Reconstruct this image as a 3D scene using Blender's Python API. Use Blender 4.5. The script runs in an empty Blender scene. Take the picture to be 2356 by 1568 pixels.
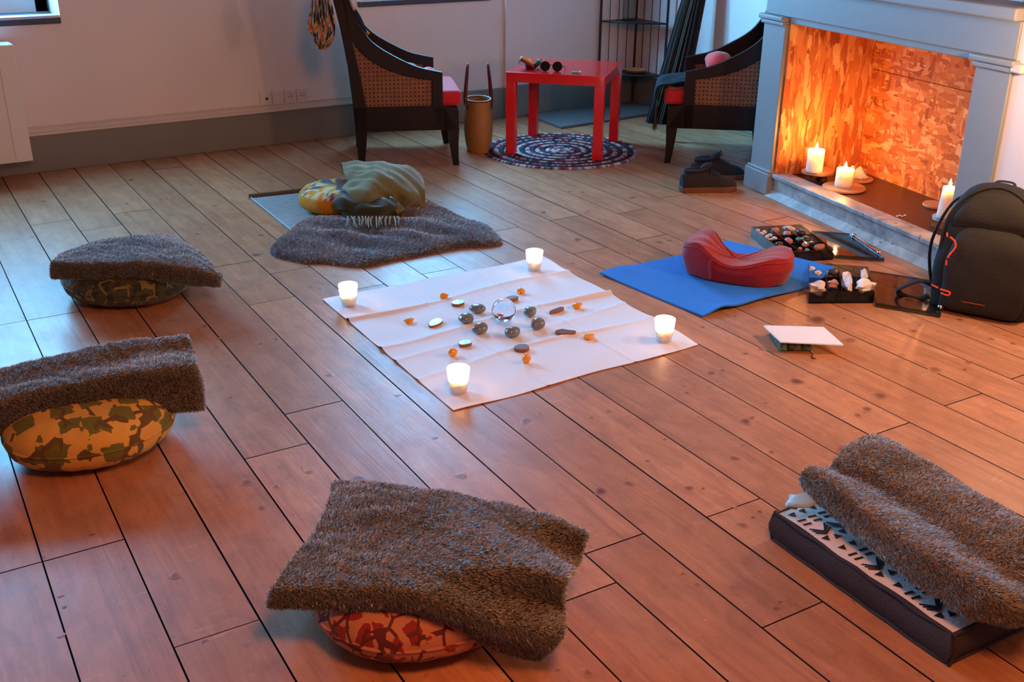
import bpy, math, random
import numpy as np
from mathutils import Vector, Matrix
random.seed(7); rng = np.random.default_rng(7)
sc = bpy.context.scene
col = sc.collection

# ------------------------------------------------------------------ camera
F_PX, PITCH, ROLL, YAW, CAM_H = 2431.9, math.radians(23.218), math.radians(.433), math.radians(32.234), 1.36
def rot_cam():
    cp, sp, cr, sr = math.cos(PITCH), math.sin(PITCH), math.cos(ROLL), math.sin(ROLL)
    M = Matrix(((1, 0, 0), (0, -sp, -cp), (0, cp, -sp)))
    R = Matrix(((cr, -sr, 0), (sr, cr, 0), (0, 0, 1)))
    return R @ M @ Matrix.Rotation(YAW, 3, 'Z')
RC = rot_cam()
cam_data = bpy.data.cameras.new('camera'); cam_data.sensor_width = 36; cam_data.lens = F_PX / 2356 * 36
cam_data.clip_start = .05
cam = bpy.data.objects.new('camera', cam_data); col.objects.link(cam)
r0, r1, r2 = RC[0], -RC[1], -RC[2]
cam.matrix_world = Matrix(((r0[0], r1[0], r2[0], 0), (r0[1], r1[1], r2[1], 0), (r0[2], r1[2], r2[2], CAM_H), (0, 0, 0, 1)))
sc.camera = cam
RCi = RC.transposed()
def P(u, v, z=0.0):
    """floor-plan position of the point seen at pixel (u, v) whose height is z"""
    d = RCi @ Vector(((u - 1178) / F_PX, (v - 784) / F_PX, 1))
    t = (z - CAM_H) / d.z
    return Vector((d.x * t, d.y * t, z))

# ------------------------------------------------------------------ world, lights, exposure
sc.view_settings.view_transform = 'Standard'; sc.view_settings.look = 'None'
sc.view_settings.exposure = 0.0; sc.view_settings.gamma = 1.0; sc.view_settings.use_curve_mapping = False
w = bpy.data.worlds.new('world'); sc.world = w; w.use_nodes = True
w.node_tree.nodes['Background'].inputs[0].default_value = (.20, .50, .85, 1)
w.node_tree.nodes['Background'].inputs[1].default_value = .6

def area(name, loc, size, direction, power, color):
    l = bpy.data.lights.new(name, 'AREA'); l.shape = 'RECTANGLE'; l.size, l.size_y = size
    l.energy = power; l.color = color
    o = bpy.data.objects.new(name, l); col.objects.link(o); o.location = loc
    o.rotation_euler = Vector(direction).to_track_quat('-Z', 'Y').to_euler(); return o
def point(name, loc, power, color, radius):
    l = bpy.data.lights.new(name, 'POINT'); l.energy = power; l.color = color; l.shadow_soft_size = radius
    o = bpy.data.objects.new(name, l); col.objects.link(o); o.location = loc; return o
DAY = (.17, .56, 1.0)
WARM = (1.0, .34, .12)
area('window_daylight', (.35, 6.20, 1.50), (1.2, 1.5), (0, -1, -.25), 195, DAY)
area('window_daylight', (3.05, 6.04, 1.50), (.86, 1.5), (.35, -1, -.15), 165, DAY)
area('window_daylight', (-2.0, 6.20, 1.50), (1.1, 1.5), (.1, -1, -.25), 28, DAY)
point('warm_fill_light', (.6, .2, 2.3), 150, WARM, .25)  # added warm fill from an unseen spot behind the camera
point('floor_lamp_light', (3.03, 1.78, .95), 30, (1.0, .58, .31), .05)
point('side_lamp_light', (2.75, .9, 1.3), 12, (1.0, .50, .24), .10)
area('sky_through_window', (1.67, 7.2, 2.1), (.7, .9), (2.96, -2.3, -1.0), 330, (.14, .60, .95))
FLAME = (1.0, .36, .08)

# ------------------------------------------------------------------ materials
def lin(*c):
    return tuple(((x / 255) / 12.92 if x / 255 <= .04045 else ((x / 255 + .055) / 1.055) ** 2.4) for x in c)
class NT:
    def __init__(s, name):
        s.m = bpy.data.materials.new(name); s.m.use_nodes = True; s.t = s.m.node_tree; s.n = s.t.nodes
        s.b = s.n['Principled BSDF']; s.out = s.n['Material Output']
    def node(s, typ, **k):
        n = s.n.new(typ)
        for a, v in k.items(): setattr(n, a, v)
        return n
    def link(s, a, b): s.t.links.new(a, b)
    def set(s, sock, v):
        if hasattr(v, 'is_linked') or isinstance(v, bpy.types.NodeSocket): s.link(v, sock)
        else: sock.default_value = v
    def math(s, op, a, b=0., c=0.):
        n = s.node('ShaderNodeMath', operation=op)
        s.set(n.inputs[0], a); s.set(n.inputs[1], b); s.set(n.inputs[2], c); return n.outputs[0]
    def noise(s, vec, scale, detail=3, rough=.5, dist=0):
        n = s.node('ShaderNodeTexNoise'); s.link(vec, n.inputs['Vector'])
        n.inputs['Scale'].default_value = scale; n.inputs['Detail'].default_value = detail
        n.inputs['Roughness'].default_value = rough; n.inputs['Distortion'].default_value = dist
        return n.outputs['Fac']
    def vor(s, vec, scale, feature='F1', rnd=1.0):
        n = s.node('ShaderNodeTexVoronoi', feature=feature); s.link(vec, n.inputs['Vector'])
        n.inputs['Scale'].default_value = scale; n.inputs['Randomness'].default_value = rnd; return n
    def coord(s, kind='Object'): return s.node('ShaderNodeTexCoord').outputs[kind]
    def mapping(s, vec, scale=(1, 1, 1), rot=(0, 0, 0), loc=(0, 0, 0)):
        n = s.node('ShaderNodeMapping'); s.link(vec, n.inputs[0]); n.inputs['Scale'].default_value = scale
        n.inputs['Rotation'].default_value = rot; n.inputs['Location'].default_value = loc; return n.outputs[0]
    def ramp(s, fac, stops, interp='LINEAR'):
        n = s.node('ShaderNodeValToRGB'); s.link(fac, n.inputs[0]); r = n.color_ramp; r.interpolation = interp
        while len(r.elements) > 1: r.elements.remove(r.elements[-1])
        r.elements[0].position = stops[0][0]; r.elements[0].color = (*stops[0][1], 1)
        for p, c in stops[1:]:
            e = r.elements.new(p); e.color = (*c, 1)
        return n.outputs[0]
    def mix(s, fac, a, b, mode='MIX'):
        n = s.node('ShaderNodeMix', data_type='RGBA', blend_type=mode)
        s.set(n.inputs[0], fac)
        s.set(n.inputs[6], a if not isinstance(a, tuple) else (*a[:3], 1)); s.set(n.inputs[7], b if not isinstance(b, tuple) else (*b[:3], 1))
        return n.outputs[2]
    def attr(s, name): return s.node('ShaderNodeAttribute', attribute_name=name).outputs['Color']
    def bump(s, h, strength=.3, dist=.01, normal=None):
        n = s.node('ShaderNodeBump'); s.link(h, n.inputs['Height']); n.inputs['Strength'].default_value = strength
        n.inputs['Distance'].default_value = dist
        if normal is not None: s.link(normal, n.inputs['Normal'])
        s.link(n.outputs[0], s.b.inputs['Normal']); return n.outputs[0]
    def color(s, v): s.set(s.b.inputs['Base Color'], (*v, 1) if isinstance(v, tuple) and len(v) == 3 else v)
    def rough(s, v): s.set(s.b.inputs['Roughness'], v)
def M(name, c, rough=.6, var=.15, scale=12, bump=0., bscale=60, metal=0, sheen=0, spec=None, coat=0, trans=0, ior=None, sss=0, emit=None, estr=0, alpha=None, sssr=(.02, .012, .006)):
    k = NT(name); o = k.coord()
    c = tuple(c)
    if var: k.color(k.mix(k.noise(o, scale, 4), tuple(x * (1 - var) for x in c), tuple(min(1, x * (1 + var)) for x in c)))
    else: k.color(c)
    k.rough(rough); k.b.inputs['Metallic'].default_value = metal
    if bump: k.bump(k.noise(o, bscale, 4), bump, .01)
    if sheen: k.b.inputs['Sheen Weight'].default_value = sheen; k.b.inputs['Sheen Roughness'].default_value = .4
    if spec is not None: k.b.inputs['Specular IOR Level'].default_value = spec
    if coat: k.b.inputs['Coat Weight'].default_value = coat
    if trans: k.b.inputs['Transmission Weight'].default_value = trans
    if ior: k.b.inputs['IOR'].default_value = ior
    if sss: k.b.inputs['Subsurface Weight'].default_value = sss; k.b.inputs['Subsurface Radius'].default_value = sssr; k.b.inputs['Subsurface Scale'].default_value = 1
    if emit: k.b.inputs['Emission Color'].default_value = (*emit, 1); k.b.inputs['Emission Strength'].default_value = estr
    if alpha is not None: k.b.inputs['Alpha'].default_value = alpha
    return k.m

def mat_floor():
    k = NT('pine_boards'); o = k.coord(); off = k.attr('off')
    v = k.node('ShaderNodeVectorMath', operation='MULTIPLY_ADD'); k.link(off, v.inputs[0]); v.inputs[1].default_value = (7, 5, 3); k.link(o, v.inputs[2]); vec = v.outputs[0]
    g1 = k.noise(k.mapping(vec, (26, 1.6, 1)), 1.0, 6, .65, 1.2)
    g2 = k.noise(k.mapping(vec, (120, 5, 1)), 1.0, 4, .6, .3)
    blot = k.noise(k.mapping(vec, (3, 1.2, 1)), 2.2, 4, .6)
    base = k.ramp(g1, [(.25, lin(150, 92, 58)), (.5, lin(188, 126, 84)), (.75, lin(205, 148, 104))])
    base = k.mix(k.math('MULTIPLY', g2, .30), base, lin(120, 66, 38))
    base = k.mix(k.math('MULTIPLY', blot, .45), base, lin(196, 150, 118))
    sep = k.node('ShaderNodeSeparateColor'); k.link(off, sep.inputs[0])
    tone = k.math('MULTIPLY_ADD', sep.outputs[0], .30, .84)
    tn = k.node('ShaderNodeVectorMath', operation='SCALE'); k.link(base, tn.inputs[0]); k.link(tone, tn.inputs['Scale']); base = tn.outputs[0]
    # small dark specks and worn grain lines
    sp = k.noise(k.mapping(vec, (90, 26, 1)), 1.0, 6, .75, .8)
    sm = k.noise(k.mapping(vec, (2.2, 1.3, 1)), 3, 3)
    specks = k.math('MULTIPLY', k.math('GREATER_THAN', sp, .655), k.math('GREATER_THAN', sm, .47))
    base = k.mix(k.math('MULTIPLY', specks, .65), base, lin(70, 38, 26))
    # pale scratches
    sc_ = k.noise(k.mapping(vec, (6, 40, 1), (0, 0, .5)), 1.5, 3, .5, 1.5)
    base = k.mix(k.math('MULTIPLY', k.math('GREATER_THAN', sc_, .70), .25), base, lin(225, 190, 160))
    wn = k.noise(k.mapping(vec, (9, 5, 1)), 1.6, 7, .72, .6)
    wr = k.node('ShaderNodeMapRange'); k.link(wn, wr.inputs[0]); wr.inputs[1].default_value = .42; wr.inputs[2].default_value = .72
    base = k.mix(k.math('MULTIPLY', wr.outputs[0], .5), base, lin(118, 74, 52))
    wn2 = k.noise(k.mapping(vec, (30, 14, 1)), 1.3, 6, .8, .4)
    base = k.mix(k.math('MULTIPLY', k.math('GREATER_THAN', wn2, .63), .3), base, lin(96, 58, 42))
    kn = k.attr('knot')
    knc = k.mix(k.noise(o, 90, 3), lin(70, 34, 22), lin(120, 62, 38))
    base = k.mix(kn, base, knc)
    k.color(base)
    r = k.noise(k.mapping(vec, (5, 2.5, 1)), 2.5, 5, .65)
    rr = k.node('ShaderNodeMapRange'); k.link(r, rr.inputs[0]); rr.inputs[3].default_value = .30; rr.inputs[4].default_value = .50
    k.rough(rr.outputs[0]); k.b.inputs['Specular IOR Level'].default_value = .28
    h = k.math('ADD', k.math('MULTIPLY', g1, .7), k.math('MULTIPLY', g2, .35))
    k.bump(h, .22, .004)
    return k.m
def mat_osb(name, stretch_a, stretch_b, rot_a=0, rot_b=0):
    k = NT(name); o = k.coord('Object')
    d = k.node('ShaderNodeTexNoise'); k.link(o, d.inputs['Vector']); d.inputs['Scale'].default_value = 9; d.inputs['Detail'].default_value = 3
    dm = k.node('ShaderNodeVectorMath', operation='MULTIPLY_ADD'); k.link(d.outputs['Color'], dm.inputs[0]); dm.inputs[1].default_value = (.022, .022, .022); k.link(o, dm.inputs[2])
    outs = []
    for i, (st, ro) in enumerate(((stretch_a, rot_a), (stretch_b, rot_b), (stretch_a, rot_b + 1.1))):
        vo = k.vor(k.mapping(dm.outputs[0], st, (0, 0, ro), (i * 3.1, i, 0)), 1.0); vo.distance = 'MANHATTAN'
        sp = k.node('ShaderNodeSeparateColor'); k.link(vo.outputs['Color'], sp.inputs[0])
        gr = k.noise(k.mapping(o, tuple(x * 9 for x in st), (0, 0, ro)), 1, 3)
        outs.append((sp.outputs[0], sp.outputs[1], gr, vo.outputs['Distance']))
    def chip(a): return k.math('ADD', k.math('MULTIPLY', a[0], .75), k.math('MULTIPLY', a[2], .3))
    v1 = chip(outs[0]); v2 = chip(outs[1]); v3 = chip(outs[2])
    mx = k.node('ShaderNodeMix', data_type='FLOAT'); k.link(k.math('GREATER_THAN', outs[1][1], .55), mx.inputs[0]); k.link(v1, mx.inputs[2]); k.link(v2, mx.inputs[3])
    m2 = k.node('ShaderNodeMix', data_type='FLOAT'); k.link(k.math('GREATER_THAN', outs[2][1], .62), m2.inputs[0]); k.link(mx.outputs[0], m2.inputs[2]); k.link(v3, m2.inputs[3])
    c = k.ramp(m2.outputs[0], [(.08, lin(140, 66, 26)), (.3, lin(196, 106, 46)), (.65, lin(226, 142, 70)), (.98, lin(248, 208, 140))])
    k.color(c); k.rough(.6); k.bump(m2.outputs[0], .35, .004)
    return k.m
def mat_vcol(name, rough=.8, bump=.3, bscale=120, sheen=0, spec=.3):
    k = NT(name); a = k.attr('Col'); o = k.coord()
    k.color(k.mix(k.math('MULTIPLY', k.noise(o, bscale, 3), .35), a, (0.02, .015, .01)))
    k.rough(rough); k.b.inputs['Specular IOR Level'].default_value = spec
    if bump: k.bump(k.noise(o, bscale, 3), bump, .004)
    if sheen: k.b.inputs['Sheen Weight'].default_value = sheen; k.b.inputs['Sheen Roughness'].default_value = .35
    return k.m
def mat_fur(name, tint=(1, 1, 1), c2=(150, 134, 116)):
    k = NT(name); a = k.attr('Col'); o = k.coord()
    patch = k.noise(o, 5, 3, .6); fine = k.noise(o, 45, 3, .6)
    c = k.mix(k.math('MULTIPLY', patch, .7), a, tuple(x * y for x, y in zip(lin(*c2), tint)))
    c = k.mix(k.math('MULTIPLY', k.math('GREATER_THAN', fine, .6), .30), c, lin(92, 80, 70))
    k.color(c); k.rough(.8); k.b.inputs['Specular IOR Level'].default_value = .12
    k.b.inputs['Sheen Weight'].default_value = 1.0; k.b.inputs['Sheen Roughness'].default_value = .45
    k.b.inputs['Subsurface Weight'].default_value = 0
    return k.m
def mat_print(name, ground, blot, mark, s1=26, s2=30):
    """block-printed cushion cover: blots and darker twig marks on a ground"""
    k = NT(name); o = k.coord()
    g = k.mix(k.noise(o, 14, 4), tuple(x * .75 for x in ground), tuple(min(1, x * 1.15) for x in ground))
    dn = k.node('ShaderNodeTexNoise'); k.link(o, dn.inputs['Vector']); dn.inputs['Scale'].default_value = 22; dm_ = k.node('ShaderNodeVectorMath', operation='MULTIPLY_ADD'); k.link(dn.outputs['Color'], dm_.inputs[0]); dm_.inputs[1].default_value = (.035, .035, .035); k.link(o, dm_.inputs[2])
    v = k.vor(dm_.outputs[0], s1 * .8, 'F1', .5); v.distance = 'CHEBYCHEV'
    n = k.noise(o, 60, 3)
    d = k.math('ADD', v.outputs['Distance'], k.math('MULTIPLY', n, .18))
    g = k.mix(k.math('LESS_THAN', d, .43), g, blot)
    v2 = k.vor(k.mapping(o, (1, 1, .7), (0, 0, .6)), s2, 'DISTANCE_TO_EDGE', .9)
    mk = k.math('MULTIPLY', k.math('LESS_THAN', v2.outputs['Distance'], .07), k.math('GREATER_THAN', k.noise(o, 20, 1), .5))
    g = k.mix(mk, g, mark)
    k.color(g); k.rough(.8); k.b.inputs['Sheen Weight'].default_value = .15; k.bump(k.noise(o, 160, 3), .25, .003)
    return k.m
def mat_cane():
    k = NT('woven_cane'); o = k.coord()
    def wv(axis_map, sc_):
        n = k.node('ShaderNodeTexWave', wave_type='BANDS', bands_direction='X'); k.link(axis_map, n.inputs[0]); n.inputs['Scale'].default_value = sc_; n.inputs['Distortion'].default_value = .6; n.inputs['Detail'].default_value = 1; return n.outputs['Fac']
    a = wv(k.mapping(o, rot=(0, 0, 0)), 15); b = wv(k.mapping(o, rot=(0, math.pi / 2, 0)), 15)
    d = k.math('MULTIPLY', a, b)
    hole = k.math('GREATER_THAN', k.math('ADD', d, k.math('MULTIPLY', k.noise(o, 70, 2), .25)), .74)
    c = k.mix(k.noise(o, 40, 3), lin(96, 56, 34), lin(150, 92, 56))
    c = k.mix(hole, c, lin(20, 12, 9)); k.color(c); k.rough(.45); k.bump(d, .4, .003)
    return k.m
def mat_marble():
    k = NT('grey_stone'); o = k.coord()
    n = k.noise(o, 7, 8, .65, 1.5); n2 = k.noise(o, 22, 6, .7, .5)
    c = k.ramp(n, [(.3, lin(110, 118, 120)), (.55, lin(160, 165, 165)), (.75, lin(190, 192, 190))])
    c = k.mix(k.math('GREATER_THAN', n2, .64), c, lin(70, 72, 72)); k.color(c); k.rough(.35); return k.m
def mat_glass(name, tint=(1, 1, 1), rough=0., ior=1.45, tr=1.0):
    k = NT(name); k.n.remove(k.b)
    g = k.node('ShaderNodeBsdfGlossy'); g.inputs['Roughness'].default_value = max(rough, .02)
    t = k.node('ShaderNodeBsdfTransparent'); t.inputs['Color'].default_value = (*tint, 1)
    f = k.node('ShaderNodeFresnel'); f.inputs['IOR'].default_value = ior
    m = k.node('ShaderNodeMixShader'); ge = k.node('ShaderNodeNewGeometry'); k.link(k.math('MULTIPLY', f.outputs[0], k.math('SUBTRACT', 1.0, ge.outputs['Backfacing'])), m.inputs[0]); k.link(t.outputs[0], m.inputs[1]); k.link(g.outputs[0], m.inputs[2])
    k.link(m.outputs[0], k.out.inputs['Surface']); return k.m
def mat_frost(name, c=(.95, .92, .9)):
    k = NT(name); k.n.remove(k.b)
    tl = k.node('ShaderNodeBsdfTranslucent'); tl.inputs[0].default_value = (*c, 1)
    df = k.node('ShaderNodeBsdfPrincipled'); df.inputs['Base Color'].default_value = (*c, 1); df.inputs['Roughness'].default_value = .25
    tr = k.node('ShaderNodeBsdfTransparent'); tr.inputs[0].default_value = (1, 1, 1, 1)
    m1 = k.node('ShaderNodeMixShader'); m1.inputs[0].default_value = .55; k.link(df.outputs[0], m1.inputs[1]); k.link(tl.outputs[0], m1.inputs[2])
    m2 = k.node('ShaderNodeMixShader'); m2.inputs[0].default_value = .45; k.link(m1.outputs[0], m2.inputs[1]); k.link(tr.outputs[0], m2.inputs[2])
    k.link(m2.outputs[0], k.out.inputs['Surface']); return k.m
def mat_flame():
    k = NT('flame'); k.n.remove(k.b); e = k.node('ShaderNodeEmission'); e.inputs[0].default_value = (1, .72, .38, 1); e.inputs[1].default_value = 30
    k.link(e.outputs[0], k.out.inputs['Surface']); return k.m

MT = dict(
    floor=mat_floor(), gap=M('board_gap', lin(22, 14, 10), .9, 0),
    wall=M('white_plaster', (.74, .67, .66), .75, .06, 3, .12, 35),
    ceil=M('low_bounce_ceiling', (.20, .14, .10), .9, .1, 3), walld=M('low_bounce_plaster', (.34, .25, .23), .85, .08, 3),  # ceiling and unseen walls darkened and tinted to steer bounced light
    skirt=M('grey_skirting_paint', lin(118, 120, 116), .5, .12, 6, .08, 30),
    skirtw=M('white_trim_paint', (.62, .56, .52), .5, .05, 6, .1, 30),
    fp=M('fireplace_paint', lin(140, 144, 146), .45, .06, 5, .1, 25),
    marble=mat_marble(), hearth=M('brown_hearth_board', lin(64, 32, 26), .35, .15, 8),
    osb_v=mat_osb('osb_side', (46, 46, 9), (60, 60, 14), 0, .3), osb_h=mat_osb('osb_back', (14, 14, 46), (52, 52, 17), 0, .5),
    enamel=M('white_enamel', (.72, .68, .66), .35, .03, 4), plastic=M('white_plastic', (.68, .62, .60), .4, .03, 8),
    dark=M('hole_shade', (.01, .01, .01), .6, 0),  # black colour stands for the shade inside holes
    mahog=M('dark_mahogany', lin(24, 11, 9), .42, .3, 14, .1, 40, spec=.3), cane=mat_cane(),
    redf=M('red_upholstery', lin(196, 22, 40), .8, .1, 30, .3, 160, sheen=.4),
    redt=M('red_lacquer', lin(214, 12, 22), .22, .03, 6, coat=.4),
    shelf=M('black_iron', (.012, .012, .016), .4, .2, 20), glass=mat_glass('clear_glass', (.90, .96, .96)),
    pane=mat_glass('window_glass', (.97, .99, 1)), frost=mat_frost('frosted_glass'),
    wax=M('white_wax', (.92, .86, .78), .4, .03, 10, sss=1.0, sssr=(.07, .045, .028)), flame=mat_flame(), wick=M('wick', (.02, .015, .01), .9, 0),
    sillgrey=M('sill_grey', lin(62, 68, 84), .6, .1, 8), slate=M('slate_tile', lin(96, 102, 106), .45, .15, 6, .1, 20),
    reed=M('dark_reed', lin(60, 44, 30), .7, .5, 30, .3, 60), wicker=M('wicker', lin(158, 112, 60), .65, .2, 30, .3, 60),
    linen=M('white_lining', (.6, .58, .55), .8, .05), darkfab=M('black_lining', (.012, .012, .014), .9, .2),
    leather=M('brown_leather', lin(86, 32, 20), .35, .2, 20), vcol=mat_vcol('printed_cloth'), rug=mat_vcol('braided_rag', .85, .5, 200),
    fur=mat_fur('taupe_fur'), furg=mat_fur('grey_sheepskin', (1, 1, 1), (92, 96, 112)),
    pr_red=mat_print('red_print', lin(190, 124, 96), lin(138, 28, 34), lin(90, 26, 26), 26, 26),
    pr_gold=mat_print('gold_print', lin(214, 168, 78), lin(104, 104, 36), lin(96, 74, 30), 17, 15),
    pr_green=mat_print('green_print', lin(70, 72, 48), lin(40, 46, 34), lin(128, 116, 66), 34, 26),
    cloth=M('white_cotton', (.80, .80, .83), .85, .02, 8, .08, 250), matw=M('straw_mat', lin(150, 152, 150), .8, .25, 40, .3, 150),
    rod=M('brown_rod', lin(92, 64, 46), .5, .2), green=M('olive_wool', lin(104, 100, 52), .9, .2, 16, .4, 220, sheen=.5),
    greend=M('dark_green_wool', lin(48, 56, 36), .9, .2, 16, .4, 220, sheen=.5),
    ribbon=M('satin_ribbon', lin(160, 190, 200), .4, .1), blue=M('blue_foam', lin(36, 120, 210), .75, .04, 20, .2, 300),
    zafu=M('wine_red_cotton', lin(150, 20, 30), .85, .15, 18, .35, 180, sheen=.3),
    grey=M('grey_pebble', lin(112, 120, 122), .22, .35, 60, coat=.3), agate=M('petrified_wood', lin(120, 78, 52), .3, .45, 70, coat=.3),
    agater=M('rough_bark', lin(150, 92, 50), .7, .4, 80, .5, 120), amber=M('amber', lin(250, 160, 40), .12, .15, 50, sss=.4, coat=.5),
    crystal=M('rock_crystal', (.93, .92, .97), .03, 0, trans=1.0, ior=1.35), ring=mat_glass('clear_ring', (.9, .95, 1), 0, 1.6),
    plast=mat_glass('smoky_plastic', (.50, .56, .60), .05, 1.5), paper=M('white_paper', (.80, .78, .82), .7, .01),
    ink=M('pale_ink', (.50, .49, .53), .8, 0), broc=None, pack=M('black_nylon', lin(17, 16, 17), .75, .35, 30, .35, 220),
    packo=M('olive_nylon', lin(26, 22, 15), .75, .3, 16, .35, 220), orange=M('orange_cord', lin(238, 74, 34), .6, .05),
    shoe=M('navy_suede', lin(20, 24, 38), .85, .3, 30, .3, 200), sole=M('brown_sole', lin(92, 62, 44), .7, .2),
    steel=M('chrome', (.8, .8, .8), .12, 0, metal=1), lens=M('dark_lens', (.01, .01, .012), .08, 0),
    pink=M('pink_rubber', lin(206, 128, 120), .6, .1), teal=M('teal_plastic', lin(90, 190, 190), .3, .05),
    coral=M('coral_felt', lin(240, 84, 84), .9, .08, 30, .3, 200, sheen=.5), navy=M('navy_cloth', lin(10, 15, 30), .85, .2, 20, .3, 160),
    boxs=M('charcoal_canvas', lin(52, 48, 52), .85, .15, 20, .3, 200), boxw=M('cream_canvas', (.72, .66, .62), .8, .05, 20, .2, 200),
    ink2=M('black_print', lin(22, 18, 20), .8, .1), woodc=M('pale_wood', lin(206, 150, 104), .6, .2, 30, .2, 60), bark=M('bark', lin(92, 60, 42), .8, .3, 40, .5, 60),
    stone_l=M('pale_mineral', lin(214, 200, 196), .4, .25, 60, .4, 60), stone_p=M('rose_mineral', lin(176, 120, 112), .4, .3, 60, .4, 60),
    stone_d=M('dark_mineral', lin(60, 52, 56), .3, .5, 60, .4, 60), foam=M('white_foam', (.8, .76, .72), .8, .05, 30, .4, 60),
    gemg=M('green_gem', lin(90, 150, 120), .15, .2), gemo=M('orange_gem', lin(230, 110, 50), .15, .2), card=M('brown_card', lin(150, 84, 56), .7, .1, 20),
)

# ------------------------------------------------------------------ mesh helpers
def cr(p0, p1, p2, p3, t):
    return .5 * ((2 * p1) + (-p0 + p2) * t + (2 * p0 - 5 * p1 + 4 * p2 - p3) * t * t + (-p0 + 3 * p1 - 3 * p2 + p3) * t ** 3)
def crline(pts, n, closed=False):
    pts = np.array([tuple(p) for p in pts], float); m = len(pts); out = []
    segs = m if closed else m - 1
    for k in range(n if closed else n + 1):
        x = k / n * segs; i = min(int(x), segs - 1); t = x - i
        g = (lambda j: pts[j % m]) if closed else (lambda j: pts[j] if 0 <= j < m else (2 * pts[0] - pts[1] if j < 0 else 2 * pts[-1] - pts[-2]))
        out.append(cr(g(i - 1), g(i), g(i + 1), g(i + 2), t))
    return np.array(out)
def crgrid(net, nu, nv):
    net = np.array([[tuple(p) for p in r] for r in net], float)
    rows = np.array([crline(r, nv) for r in net])
    return np.array([crline(rows[:, j], nu) for j in range(rows.shape[1])]).transpose(1, 0, 2)

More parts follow.
